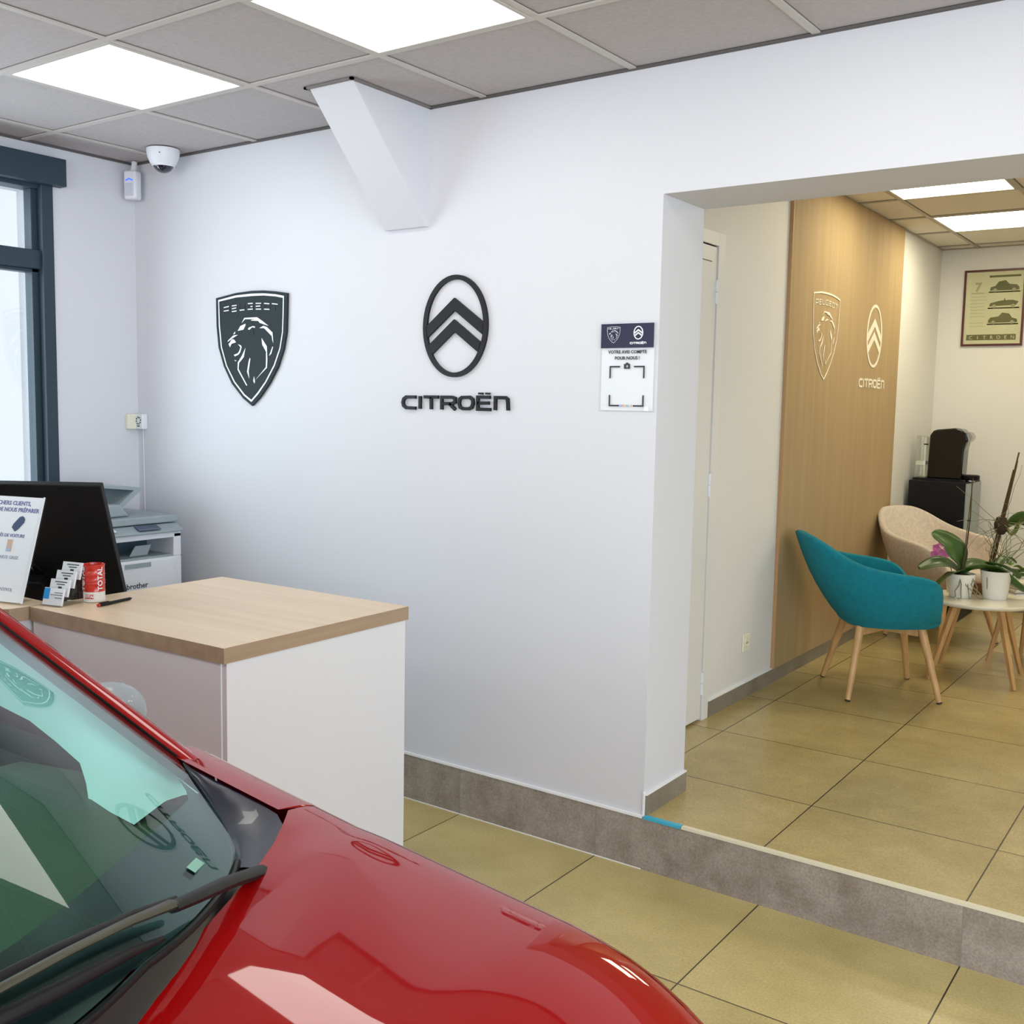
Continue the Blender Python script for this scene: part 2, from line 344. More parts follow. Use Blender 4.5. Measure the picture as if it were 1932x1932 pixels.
# sloping boxed beam between ceiling and wall
m=MB(); m.prism([(0.003,H1+.004),(-.412,H1+.004),(-.018,2.207),(0.003,2.209)],.205,axis=0,at=.549); o=m.build('trim_3',M['wall'],bevel=.003); struct(o)
m=MB(); m.box(.537,.549,-.424,-.0005,H1-.004,H1+.003); m.box(.754,.766,-.424,-.0005,H1-.004,H1+.003); m.box(.537,.766,-.424,-.412,H1-.004,H1+.003); struct(m.build('trim_4',mat('beam_angle',(.20,.18,.17),.6)))
# riser tiles of the step and along the wall, caulk line, nosing and the strip of blue tape
m=MB(); m.box(XL,XR,-.006,.0,0,HS-.002); m.box(XO,XO2,.0,.012,0,HS-.002); struct(m.build('baseboard_back',M['riser']))
m=MB(); m.box(XL,XO-.001,-.009,-.0004,HS-.005,HS+.004); m.box(XL,XO-.001,-.0075,-.006,0,.003); struct(m.build('trim_5',M['caulk']))
m=MB(); m.box(1.865,XO2,-.008,.010,HS-.006,HS+.003); struct(m.build('trim_6',mat('pale_nosing',(.72,.68,.52),.4)))
o=box('adhesive_tape',M['tape'],(XO+.004,-.010,HS-.006),(1.862,.010,HS+.0035)); tag(o,'strip of bright blue tape on the edge of the step beside the wall corner','tape')
m=MB(); m.box(XO,XO+.009,.004,TW+.004,HS,HS+.072); m.box(XP,XP+.010,1.192,YF,HS,HS+.072); m.box(XP,XR2,YF-.010,YF,HS,HS+.072); struct(m.build('baseboard_left',M['skirt']))
m=MB(); m.box(XO,XO+.010,.003,TW+.004,HS+.072,HS+.077); m.box(XP,XP+.011,1.192,1.945,HS+.072,HS+.077); m.box(XO-.002,XO+.003,-.005,.004,HS,HS+.085); struct(m.build('trim_7',M['caulk']))
# lounge walls and ceiling
m=MB(); m.box(XP-.12,XP,TW,.30,-.1,H2+.2); m.box(XP-.12,XP,1.13,YF+.15,HS,H2+.2); m.box(XP-.12,XP,.30,1.13,2.24,H2+.2); struct(m.build('wall_partition',M['wall2']))
m=MB(); m.box(XP-.12,XR2+.15,YF,YF+.15,HS,H2+.2); m.box(XR2,XR2+.15,TW,YF,HS,H2+.2); struct(m.build('wall_far',M['wall2']))
m=MB(); m.box(XP-.12,XR2+.15,TW,YF+.15,H2+.005,H2+.05); struct(m.build('ceiling',M['ceil2']))
m=MB()
for i in range(0,7):
    x=1.6359+.5969*i
    if x<XR2: m.box(x-.012,x+.012,TW,YF,H2-.001,H2+.004)
for k in range(-4,4):
    y=2.9372+.6013*k
    if TW<y<YF: m.box(XP,XR2,y-.012,y+.012,H2-.0015,H2+.004)
m.box(XP,XP+.012,TW,YF,H2-.003,H2+.003); m.box(XP,XR2,YF-.012,YF,H2-.003,H2+.003)
struct(m.build('trim_8',mat('lounge_grid_bar',(.40,.36,.30),.5)))
# wood panel on the partition wall
m=MB(); m.box(XP+.0005,XP+.018,1.948,3.872,HS+.0745,H2-.001); o=m.build('wall_panel',M['panel']); tag(o,'tall oak veneer wall panel carrying the white emblems in the lounge','panel')
b=box('edge_strip',M['pedge'],(XP+.0005,1.940,HS+.0745),(XP+.019,1.948,H2-.002),o); b['label']='orange-brown edge of the panel'
# ceiling lights
def led(name,x0,x1,y0,y1,z,mm,label,sh=0,group=None):
    t=thing(name,label,'ceiling light',((x0+x1)/2,(y0+y1)/2,z),group=group); cx,cy=(x0+x1)/2,(y0+y1)/2
    m=MB(); a,b=(x1-x0)/2-.012,(y1-y0)/2-.012
    m.ring([(-a+sh*-b,-b),(a+sh*-b,-b),(a+sh*b,b),(-a+sh*b,b)],[(-a+.012+sh*-b,-b+.012),(a-.012+sh*-b,-b+.012),(a-.012+sh*b,b-.012),(-a+.012+sh*b,b-.012)],.008,axis=2,at=-.0035); m.build('frame',M['tbar'],t)
    m=MB(); a-=.012;b-=.012; m.prism([(-a+sh*-b,-b),(a+sh*-b,-b),(a+sh*b,b),(-a+sh*b,b)],.004,axis=2,at=-.001); m.build('diffuser',mm,t)
    return t
g='square ceiling lights of the showroom'
for r_,k in enumerate((0,4,8)):
    for c_,i in enumerate((0,2,4,6,8)):
        y1=-.5407-.5451*k; y0=y1-.5451; ym=(y0+y1)/2; x0=-.1889+.5969*i+.0214*ym
        lab={(0,0):'lit square ceiling light nearest the window, above the camera dome corner',(0,1):'large lit square ceiling light cut by the top edge, in front of the sloping beam'}.get((r_,c_),'lit square ceiling light of the showroom, above and behind the viewer')
        led('ceiling_light',x0,x0+.5969,y0,y1,H1,M['led1'],lab,.0214,g if (r_,c_) not in ((0,0),(0,1)) else None)
for (i,j) in ((0,-1),(0,1),(3,-1),(3,1)):  # right-hand pair is unseen, added to brighten the lounge
    x0=1.6359+.5969*i; y0=2.9372+.6013*j
    lab={(0,-1):'lit ceiling light of the lounge nearest the lintel of the opening',(0,1):'lit ceiling light of the lounge farther back, nearer the framed poster'}.get((i,j),'ceiling light added to brighten the lounge, out of view beyond the right edge')
    led('ceiling_light',x0,x0+.5969,y0,y0+.6013,H2,M['led2'],lab,0,'added lounge lights out of view' if i else None)
# street window: frame, transom, panes, shutter box
t=thing('window_1',None,None,(XL,-1.5,WZ0)); del_=None; t['kind']='structure'
L=Vector((XL,-1.5,WZ0))
def wb(mm,x0,x1,y0,y1,z0,z1): mm.box(x0-L.x,x1-L.x,y0-L.y,y1-L.y,z0-L.z,z1-L.z)
m=MB(); xo,xi=XL-.10,XL-.005
wb(m,xo,XL+.012,WY1-.055,WY1,WZ0,WZ1); wb(m,xo,XL+.012,WY0,WY0+.055,WZ0,WZ1); wb(m,xo,xi,WY0,WY1,WZ0,WZ0+.06); wb(m,xo,xi,WY0,WY1,2.445,WZ1); wb(m,xo,xi,WY0,WY1,2.105,2.185); m.build('window_frame',M['slate'],t,bevel=.003)
m=MB(); wb(m,xo+.02,xi-.02,WY1-.085,WY1-.055,WZ0+.06,2.105); wb(m,xo+.02,xi-.02,WY0+.055,WY1-.055,WZ0+.06,WZ0+.09); wb(m,xo+.02,xi-.02,WY0+.055,WY1-.055,2.09,2.105); wb(m,xo+.02,xi-.02,WY1-.083,WY1-.055,2.185,2.445); wb(m,xo+.02,xi-.02,-1.55,-1.47,WZ0+.06,2.105); m.build('sash',M['slate'],t,bevel=.002)
m=MB(); wb(m,xo+.035,xo+.041,WY0+.055,WY1-.08,WZ0+.08,2.095); m.build('pane',M['frost'],t)
m=MB(); wb(m,xo+.035,xo+.041,WY0+.055,WY1-.08,2.18,2.45); m.build('pane',M['frost'],t)
m=MB(); wb(m,XL+.0005,XL+.055,WY0-.05,-.375,2.462,2.578); m.build('shutter_box',M['slate'],t,bevel=.003)
# glazed shop front behind the viewer
t=thing('window_2',None,None,(3,YB,0)); t['kind']='structure'
m=MB()
for x in (-.4,1.25,2.95,4.6,6.22): m.box(x-3,x-3+.08,-.12,-.02,.15,2.55)
m.box(-3.4,3.3,-.12,-.02,.15,.23); m.box(-3.4,3.3,-.12,-.02,2.47,2.55); m.build('window_frame',M['slate'],t)
m=MB(); m.box(-3.35,3.25,-.075,-.065,.2,2.5); m.build('pane',M['frost'],t)
t=thing('window_3',None,None,(XR,-3.7,0)); t['kind']='structure'
m=MB()
for y in (-3.0,-1.0,1.0,2.92): m.box(.04,.14,y,y+.08,.15,2.6)
m.box(.04,.14,-3.0,3.0,.15,.23); m.box(.04,.14,-3.0,3.0,2.52,2.6); m.build('window_frame',M['slate'],t)
m=MB(); m.box(.085,.095,-2.95,2.95,.2,2.55); m.build('pane',M['frost'],t)
# door in the partition
t=thing('door_1',None,None,(XP,.7,HS)); t['kind']='structure'
m=MB(); m.box(-.05,.003,-.38,.418,.012,2.05); m.build('leaf',M['door'],t)
m=MB(); m.box(-.11,.009,.425,.488,.0,2.112); m.box(-.11,.009,-.384,.4249,2.056,2.112); m.box(-.11,.009,-.45,-.385,0,2.112); m.build('frame',M['door'],t,bevel=.002)
m=MB(); m.box(-.0085,.0034,-.3,.37,1.985,1.989); m.build('groove',M['darkline'],t)  # dark strip on the leaf paints in the shade of the groove
for z in (.17,1.045,1.865):
    m=MB(); m.tube([(.006,.42,z-.05),(.006,.42,z-.001)],.008,10); m.tube([(.006,.42,z+.001),(.006,.42,z+.05)],.008,10); m.box(-.006,.0,.395,.42,z-.05,z+.0); m.build('hinge',M['white'],t,smooth=40)
SH_OUT=[(-0.447,1.998),(-0.313,2.015),(-0.212,2.019),(-0.138,2.017),(-0.065,2.01),(0.005,2.0),(0.002,1.916),(-0.002,1.84),(-0.018,1.773),(-0.054,1.697),(-0.107,1.628),(-0.166,1.569),(-0.217,1.532),(-0.275,1.565),(-0.347,1.627),(-0.399,1.702),(-0.433,1.785),(-0.445,1.88)]
SH_RO=[(-0.429,1.989),(-0.313,2.004),(-0.212,2.007),(-0.138,2.005),(-0.065,1.998),(-0.014,1.989),(-0.016,1.916),(-0.02,1.841),(-0.036,1.773),(-0.071,1.702),(-0.124,1.633),(-0.174,1.583),(-0.218,1.549),(-0.266,1.576),(-0.33,1.633),(-0.381,1.704),(-0.414,1.785),(-0.426,1.879)]
SH_RI=[(-0.424,1.982),(-0.313,1.995),(-0.212,1.997),(-0.138,1.996),(-0.065,1.989),(-0.019,1.981),(-0.021,1.917),(-0.025,1.841),(-0.041,1.775),(-0.077,1.704),(-0.13,1.636),(-0.178,1.59),(-0.218,1.558),(-0.262,1.582),(-0.324,1.636),(-0.376,1.706),(-0.408,1.786),(-0.42,1.879)]
LION=[[(-0.276,1.886),(-0.259,1.907),(-0.179,1.907),(-0.147,1.891),(-0.108,1.869),(-0.118,1.871),(-0.163,1.883),(-0.171,1.891),(-0.217,1.894),(-0.213,1.897),(-0.188,1.899),(-0.255,1.901)],[(-0.302,1.853),(-0.285,1.873),(-0.253,1.882),(-0.253,1.874),(-0.266,1.857)],[(-0.236,1.86),(-0.23,1.865),(-0.205,1.871),(-0.193,1.869),(-0.192,1.863),(-0.213,1.865),(-0.226,1.856),(-0.234,1.856)],[(-0.165,1.861),(-0.139,1.87),(-0.118,1.864),(-0.084,1.841),(-0.079,1.798),(-0.084,1.807),(-0.088,1.826),(-0.135,1.86)],[(-0.319,1.851),(-0.321,1.84),(-0.332,1.839)],[(-0.332,1.834),(-0.302,1.836),(-0.336,1.822),(-0.369,1.807),(-0.367,1.812),(-0.345,1.826)],[(-0.341,1.819),(-0.326,1.816),(-0.315,1.804),(-0.345,1.798),(-0.354,1.784),(-0.363,1.798),(-0.354,1.804)],[(-0.302,1.796),(-0.283,1.791),(-0.278,1.783),(-0.288,1.76),(-0.299,1.751),(-0.322,1.744),(-0.329,1.751),(-0.303,1.757),(-0.293,1.767),(-0.285,1.783)],[(-0.254,1.779),(-0.265,1.74),(-0.296,1.715),(-0.299,1.69),(-0.244,1.62),(-0.249,1.618),(-0.305,1.687),(-0.303,1.718),(-0.277,1.746)],[(-0.226,1.737),(-0.223,1.731),(-0.234,1.681),(-0.231,1.65),(-0.244,1.678),(-0.234,1.72)],[(-0.151,1.819),(-0.119,1.784),(-0.116,1.725),(-0.119,1.694),(-0.19,1.644),(-0.125,1.697),(-0.123,1.761),(-0.147,1.791)],[(-0.2,1.658),(-0.194,1.636),(-0.198,1.628),(-0.205,1.639)],[(-0.105,1.744),(-0.097,1.758),(-0.084,1.782),(-0.08,1.781),(-0.092,1.752)],[(-0.325,1.729),(-0.312,1.726),(-0.32,1.723)]]
LH=[[(-0.392,1.955),(-0.359,1.959)],[(-0.392,1.94),(-0.36,1.942)],[(-0.339,1.96),(-0.309,1.962)],[(-0.339,1.948),(-0.312,1.951)],[(-0.339,1.936),(-0.309,1.938)],[(-0.289,1.94),(-0.258,1.941)],[(-0.236,1.966),(-0.206,1.966)],[(-0.219,1.953),(-0.207,1.953)],[(-0.237,1.942),(-0.205,1.942)],[(-0.186,1.965),(-0.154,1.964)],[(-0.186,1.953),(-0.159,1.953)],[(-0.186,1.941),(-0.154,1.94)],[(-0.134,1.963),(-0.102,1.96)],[(-0.134,1.939),(-0.102,1.937)],[(-0.086,1.96),(-0.052,1.956)]]
LV=[[(-0.393,1.956),(-0.394,1.928)],[(-0.357,1.959),(-0.357,1.942)],[(-0.34,1.961),(-0.34,1.935)],[(-0.292,1.967),(-0.292,1.939)],[(-0.259,1.967),(-0.259,1.94)],[(-0.239,1.966),(-0.239,1.941)],[(-0.206,1.953),(-0.206,1.942)],[(-0.187,1.966),(-0.187,1.94)],[(-0.136,1.964),(-0.136,1.939)],[(-0.102,1.96),(-0.102,1.937)],[(-0.07,1.958),(-0.069,1.932)]]
CH1=[(0.885,1.943),(1.018,1.852),(1.016,1.807),(0.886,1.897),(0.757,1.799),(0.754,1.843)]
CH2=[(0.885,1.865),(1.008,1.78),(0.996,1.745),(0.887,1.82),(0.782,1.739),(0.765,1.773)]
CIT=[[(0.703,1.58),(0.655,1.58),(0.642,1.572),(0.638,1.559),(0.642,1.547),(0.655,1.539),(0.703,1.538)],[(0.724,1.584),(0.724,1.536)],[(0.743,1.581),(0.813,1.581)],[(0.778,1.58),(0.779,1.535)],[(0.83,1.535),(0.829,1.581),(0.88,1.581),(0.892,1.577),(0.892,1.563),(0.88,1.558),(0.836,1.557)],[(0.867,1.557),(0.894,1.536)],[(0.925,1.581),(0.961,1.582),(0.974,1.574),(0.976,1.559),(0.97,1.545),(0.958,1.54),(0.93,1.54),(0.917,1.545),(0.912,1.558),(0.914,1.574),(0.925,1.581)],[(1.054,1.583),(0.998,1.583),(0.998,1.539),(1.057,1.539)],[(0.998,1.561),(1.05,1.562)],[(1.001,1.596),(1.02,1.596)],[(1.033,1.596),(1.051,1.596)],[(1.077,1.537),(1.077,1.582),(1.122,1.582),(1.131,1.576),(1.134,1.537)]]
# ---------------------------------------------------------------- emblems on the wall and on the wood panel
def emb_T(plane):
    """maps (x, depth out of wall, z) of the drawn emblem to its wall"""
    if plane=='wall': return Matrix.Identity(4)
    return None
def shield(root,T,body,mark,bodymesh=True,thin=False):
    if bodymesh:
        m=MB(); m.prism(SH_OUT,-.010,1,-.002,T); m.build('plate',body,root,bevel=.001)
    a=-.0125 if bodymesh else -.001; h=-.0016
    m=MB(); m.ring(SH_RO,SH_RI,h,1,a,T); m.build('border_line',mark,root)
    for hs,vs3 in (((0,2),(0,2)),((2,5),(2,3)),((5,6),(3,5)),((6,9),(5,7)),((9,12),(7,8)),((12,14),(8,10)),((14,15),(10,11))):
        m=MB()
        for s in LH[hs[0]:hs[1]]: m.stroke(s,.0042,h,1,a,T)
        if bodymesh: m.k=1
        for s in LV[vs3[0]:vs3[1]]: m.stroke(s,.0026 if bodymesh else .0035,h*.9,1,a,T)
        m.build('letter',[mark,M['ink']],root)
    m=MB()
    for p in LION: m.prism(p,h,1,a,T)
    m.build('lion_head',mark,root)
    if bodymesh:
        for p in ([(-.318,1.905),(-.300,1.925)],[(-.225,1.888),(-.205,1.872),(-.208,1.855),(-.200,1.830)],[(-.345,1.84),(-.335,1.80)]): m=MB(); m.stroke(p,.0018,h,1,a,T); m.build('lion_line',M['ink'],root)
def oval_el(cx,cz,rx,rz,n=64): return [(cx+rx*sin(2*pi*k/n),cz+rz*cos(2*pi*k/n)) for k in range(n)]
def chevrons(root,T,mk,h=-.010,at=-.002,word=True,bev=.001):
    m=MB(); m.ring(oval_el(.888,1.840,.1505,.1855),oval_el(.888,1.840,.1315,.1685),h,1,at,T); m.build('oval_ring',mk,root,smooth=30)
    for c in (CH1,CH2): m=MB(); m.prism(c,h,1,at,T); m.build('chevron',mk,root)
def word(root,T,mk,h=-.009,at=-.002,w=.0118):
    L_='C I T T R R O E E E E N'.split()
    for let,idx in (('C',[0]),('I',[1]),('T',[2,3]),('R',[4,5]),('O',[6]),('E',[7,8]),('dots',[9,10]),('N',[11])):
        m=MB()
        for i in idx: m.stroke(CIT[i],w if let!='dots' else w*.55,h,1,at,T)
        m.build('letter' if let!='dots' else 'letter_dots',mk,root)
root=thing('shield_emblem','dark charcoal shield with a white lion head and PEUGEOT lettering on the white wall','emblem')
shield(root,None,M['sign'],M['signw'])
root=thing('oval_emblem','black oval emblem with two chevrons on the white wall','emblem'); chevrons(root,None,M['signb'])
root=thing('wall_lettering','black lettering CITROËN under the black oval emblem on the white wall','lettering'); word(root,None,M['signb'])
# same emblems in cream vinyl on the panel (x runs along +y there)
def PT_(y0,x0,sc=1,dz=0): return Matrix(((0,-1,0,XP+.0185),(sc,0,0,y0-x0*sc),(0,0,1,dz),(0,0,0,1)))
T=PT_(2.25,-.441,1.0,.172)
root=thing('shield_emblem','cream outline shield emblem with lion head on the wood panel','emblem'); shield(root,T,None,M['signc'],False)
T=PT_(3.181,.737,1.0,.166)
root=thing('oval_emblem','cream oval emblem with two chevrons on the wood panel','emblem'); chevrons(root,T,M['signc'],-.0016,-.0005)
root=thing('wall_lettering','cream lettering CITROËN at the far edge of the wood panel','lettering'); word(root,T,M['signc'],-.0016,-.0005)
# ---------------------------------------------------------------- acrylic sign by the opening
t=thing('wall_sign','clear acrylic sign with navy header and black scan brackets on the wall beside the opening','sign',(1.61,0,1.688))
m=MB(); m.box(-.105,.105,-.006,-.003,-.147,.147); m.build('acrylic_front',M['acryl'],t); m=MB(); m.box(-.099,.097,-.0028,-.0012,-.143,.142); m.build('paper_sheet',M['paper'],t)
m=MB(); m.box(-.1,.096,-.0085,-.0065,.062,.141); hd=m.build('header_band',M['navy'],t)
def mini(fn,cx,cz,s,off,ox,oz,par,mk):
    T=Matrix(((s,0,0,ox-cx*s),(0,.35,0,off),(0,0,s,oz-cz*s),(0,0,0,1))); return T
T=mini(None,-.22,1.77,.118,-.0088,-.052,.104,None,None)
m=MB(); m.ring(SH_RO,SH_RI,-.003,1,0,T); [m.prism(p,-.003,1,0,T) for p in LION]; [m.stroke(s,.010,-.003,1,0,T) for s in LH]; m.build('header_mark',M['signw'],hd)
T=mini(None,.888,1.84,.118,-.0088,.040,.110,None,None)
m=MB(); m.ring(oval_el(.888,1.840,.1505,.1855),oval_el(.888,1.840,.120,.158),-.003,1,0,T); m.prism(CH1,-.003,1,0,T); m.prism(CH2,-.003,1,0,T); [m.stroke(s,.018,-.003,1,0,T) for s in CIT]; m.build('header_mark',M['signw'],hd)
def TX(x,z,off=-.0068): return frameT((x,off,z),(1,0,0),(0,0,1))
m=MB(); text(m,'VOTRE AVIS COMPTE',.0150,TX(-.0,.044),bold=.0003); m.build('lettering',M['ink'],t); m=MB(); text(m,'POUR NOUS !',.0150,TX(-.0,.024),bold=.0003); m.build('lettering',M['ink'],t)
for sx in (-1,1):
    m=MB(); m.stroke([(sx*.026,.001),(sx*.063,.001),(sx*.063,-.037)],.005,.0008,1,-.007); m.build('scan_bracket',M['ink'],t)
    m=MB(); m.stroke([(sx*.026,-.127),(sx*.063,-.127),(sx*.063,-.092)],.005,.0008,1,-.007); m.build('scan_bracket',M['ink'],t)
m=MB(); m.box(-.011,.011,-.0072,-.0062,-.006,.0101); m.box(-.004,.005,-.0072,-.0062,.010,.014); m.build('camera_icon',M['ink'],t)
m=MB(); m.lathe([(.0001,0),(.004,0)],(0,0,0),14,Matrix.Translation((.001,-.0075,.002))@Matrix.Rotation(R(90),4,'X')); m.build('camera_icon_lens',M['signw'],t)
for ch,x,c in zip('GOOGLE',(-.021,-.0125,-.004,.0045,.013,.0205),((.1,.25,.8),(.7,.08,.05),(.8,.5,.03),(.1,.25,.8),(.05,.45,.15),(.7,.08,.05))):
    m=MB(); text(m,ch,.0105,TX(x,-.1305)); m.build('letter',mat('letter_colour_'+ch+str(int(x*1e4)),c,.5),t)
m=MB(); m.box(.068,.084,-.0065,-.0061,-.143,-.129); m.build('white_corner_label',M['signw'],t)
# ---------------------------------------------------------------- detector, camera, boxes near the corner
t=thing('motion_detector','white motion detector with a blue lens line in the corner under the ceiling','motion detector',(-.972,-.05,2.535),R(20))
m=MB(); m.box(-.033,.033,-.03,.02,-.075,.055); b=m.build('housing',M['white'],t,bevel=.012,seg=4,smooth=50)
m=MB(); m.box(-.022,.022,-.036,-.028,-.06,-.005); m.build('lens',mat('pir_lens',(.62,.63,.72),.3),t,bevel=.004)
m=MB(); m.stroke([(-.018,.008),(0,.016),(.018,.008)],.006,-.002,1,-.0302); m.build('light_strip',mat('blue_indicator',(.05,.12,.7),.3,emit=1.2),t)
m=MB(); m.tube([(0,.0,.05),(0,.008,.075),(0,.012,.0975)],.013,10); m.build('bracket',M['white'],t,smooth=40)
t=thing('dome_camera','white dome security camera with a black glass ball on the ceiling near the corner','security camera',(-.655,-.12,H1))
m=MB(); m.lathe([(.070,0),(.070,-.012),(.066,-.035),(.056,-.058),(.049,-.066),(.045,-.062),(.045,-.03)]); m.build('housing',M['white'],t,smooth=40)
m=MB(); m.lathe([(.045*cos(a),-.060-.040*sin(a)) for a in [R(k*10) for k in range(0,10)]]+[(.0001,-.100)]); m.build('dome',mat('dome_glass',(.005,.008,.02),.05,coat=1),t,smooth=60)
m=MB(); m.lathe([(.046,-.062),(.049,-.066),(.047,-.074),(.043,-.072)]); m.build('trim_ring',M['white'],t,smooth=40)
m=MB(); m.lathe([(.003,0),(.003,.003)],(.045,-.052,-.028),10); m.build('screw',M['black'],t)
t=thing('wall_socket','small white vented box with dark holes beside the corner above the printer','box',(-.990,0,1.447))
m=MB(); m.box(-.030,.028,-.030,-.0005,-.036,.036); m.build('housing',M['white'],t,bevel=.004)
m=MB()
for k in range(8):
    a=2*pi*k/8+.2; m.lathe([(.0035,0),(.0035,.002)],(0,0,0),8,Matrix.Translation((-.001+.016*cos(a),-.030,.004+.016*sin(a)))@Matrix.Rotation(R(90),4,'X'))
m.box(-.012,.008,-.0315,-.030,-.024,-.019); m.build('vent_hole',M['ink'],t)
t=box('junction_box',M['cream'],(XL+.0005,-.070,1.411),(XL+.022,-.010,1.481),bevel=.003); tag(t,'cream junction box on the left wall next to the white vented box','box')
o=MB().tube([(-.992,-.004,1.409),(-.990,-.004,1.2),(-.988,-.004,.95),(-.988,-.004,.63)],.0022,6).build('cable',M['white'],smooth=60); tag(o,'thin grey cable running down the corner from the vented box','cable')
# ---------------------------------------------------------------- printer on its cabinet
t=thing('printer_cabinet','low white cabinet under the printer in the corner','cabinet',(-.80,-.33,0))
m=MB(); m.box(-.22,.20,-.25,.25,.0,.542); m.build('body',M['white'],t,bevel=.003)
for z in (.02,.27): 
    d=box('drawer',M['white'],(.2105,-.24,z),(.228,.24,z+.235),t,bevel=.002); box('handle',M['grey'],(.2285,-.06,z+.19),(.240,.06,z+.205),d)
t=thing('laser_printer','white and grey office laser printer with raised feeder tray in the corner','printer',(-.797,-.325,.5425))
X1=.205
m=MB(); m.box(-.2,X1,-.225,.225,0,.315); m.box(-.2,.0,-.225,.225,.315,.42); m.box(.0,X1,-.225,-.165,.315,.42); m.box(.0,X1,.185,.225,.315,.42); m.box(-.2,X1,-.225,.225,.4,.425); m.build('body',M['white'],t,bevel=.004)
m=MB(); m.box(X1-.001,X1+.006,-.205,.19,.06,.308); dr=m.build('front_cover',M['white'],t,bevel=.003); m=MB(); m.box(X1+.0065,X1+.0085,-.07,.06,.283,.303); m.build('grip',M['grey'],dr)
m=MB(); text(m,'brother',.034,frameT((X1+.0068,-.01,.195),(0,1,0),(0,0,1)),bold=.0004); m.build('lettering',M['ink'],dr)
m=MB(); m.box(.001,X1-.012,-.163,.183,.3155,.324); m.build('output_tray',M['grey'],t)
m=MB(); m.box(.001,.012,-.163,.183,.324,.399); m.build('slot_back',M['greyd'],t)
m=MB(); m.prism([(-.01,.327),(.08,.327),(.10,.371),(.02,.371)],.004,0,X1-.05,Matrix.Translation((0,0,0))); m.build('paper_stop',M['grey'],t)
m=MB(); m.box(X1-.01,X1+.004,-.163,-.135,.352,.39); m.build('port_cover',M['white'],t); m=MB(); m.box(X1+.0045,X1+.0055,-.16,-.145,.368,.374); m.build('usb_port',M['ink'],t)
m=MB(); m.prism([(-.2,.426),(X1+.022,.426),(X1+.022,.436),(X1-.03,.462),(-.2,.462)],.45,1,-.225); cp=m.build('control_panel',M['grey'],t,bevel=.006)
T=frameT((X1-.005,.055,.4545),(0,1,0),(-.93,0,.37))
m=MB(); m.box(-.06,.05,-.028,.014,0,.003,T); m.build('touch_screen',mat('screen_blue',(.03,.05,.12),.1,coat=1),cp)
m=MB(); m.box(-.20,-.165,-.02,.01,0,.003,T); m.build('badge',M['white'],cp)
m=MB(); m.box(-.2,X1-.02,-.225,.225,.466,.498); m.build('scanner_lid',M['grey'],t,bevel=.006)
m=MB(); m.prism([(-.225,.499),(.02,.499),(-.03,.555),(-.225,.565)],.30,0,-.17); m.build('document_feeder',M['grey'],t,bevel=.01)
m=MB(); m.prism([(-.02,.522),(.10,.612),(.10,.620),(-.10,.640),(-.21,.600),(-.20,.590),(-.10,.628),(.06,.610),(-.04,.530)],.24,0,-.14); m.build('feeder_tray',M['grey'],t)
# ---------------------------------------------------------------- reception counter
cT=Matrix.Translation((1.125,-1.269,0))@Matrix.Rotation(R(91.1),4,'Z')   # x along the right side, y towards the left
t=thing('reception_counter','white reception counter with a pale oak top, its corner pointing at the viewer','counter',(1.125,-1.269,0),R(91.1))
LX,LY=.760,.902
m=MB(); m.box(0,LX,0,LY,.857,.900); tp=m.build('counter_top',[M['edge'],M['top']],t)
for p in tp.data.polygons: p.material_index=1 if p.normal.z>.5 else 0
m=MB(); m.box(.012,LX-.012,.004,.022,.0,.8565); m.build('side_panel',M['counter'],t)
m=MB(); m.box(.008,.026,.0225,LY-.004,.0,.8565); m.build('front_panel',M['counter'],t)
m=MB(); m.box(LX-.030,LX-.012,.0225,LY-.004,.0,.8565); m.build('back_panel',M['counter'],t)
# left wing of the counter with rounded front
t=thing('counter_wing','left wing of the counter with a curved pale oak top beside the car pillar','counter',(-.4,-1.28,0))
m=MB(); pts=[(.618,-.010),(.612,-.068),(.585,-.090),(.50,-.108),(.3,-.125),(-.5,-.13),(-.5,.07),(.615,.07)]
m.prism(pts,.043,2,.857); tp=m.build('counter_top',[M['edge'],M['top']],t)
for p in tp.data.polygons: p.material_index=1 if p.normal.z>.5 else 0
m=MB(); m.box(-.48,.585,-.06,-.042,0,.8565); m.build('front_panel',M['counter'],t); m=MB(); m.box(.590,.606,-.060,.05,0,.8565); m.build('end_panel',M['counter'],t)
# worktop behind the counter, carrying the monitor
t=thing('work_desk','lower pale oak worktop behind the counter under the monitor','desk',(-.2,-.90,0))
m=MB(); m.box(-.55,.38,-.29,.30,.715,.74); m.build('desk_top',M['top'],t)
for x,y in ((-.52,-.26),(.35,-.26),(-.52,.27),(.35,.27)): box('leg',M['grey'],(x-.02,y-.02,0),(x+.02,y+.02,.7145),t)
# monitor seen from the back, leaning
t=thing('computer_monitor','large black monitor seen from behind, leaning above the counter','monitor',(-.13,-.94,.741))
MT_=frameT((.082,-.847,.836),(-.8192,-.5736,0),(.2514,-.3591,.8988)); off=Matrix.Translation((.13,.94,-.741)); MT_=off@MT_
m=MB(); m.box(0,.52,0,.475,0,.028,MT_); m.build('screen_housing',M['black'],t,bevel=.004)
m=MB(); m.box(.25,.335,.02,.115,-.06,-.0005,MT_); m.build('stand_head',M['black'],t,bevel=.01)
m=MB(); m.box(.14,.38,.10,.33,.0285,.050,MT_); m.build('rear_bulge',M['black'],t,bevel=.012)
m=MB(); m.box(-.11,.11,-.09,.09,0,.012); m.build('stand_base',M['black'],t,bevel=.004); m=MB(); m.tube([(0,0,.012),(.02,-.05,.12),(.0,-.13,.24)],[.03,.025,.025],12,flat=.5); m.build('stand_neck',M['blackg'],t,smooth=40)
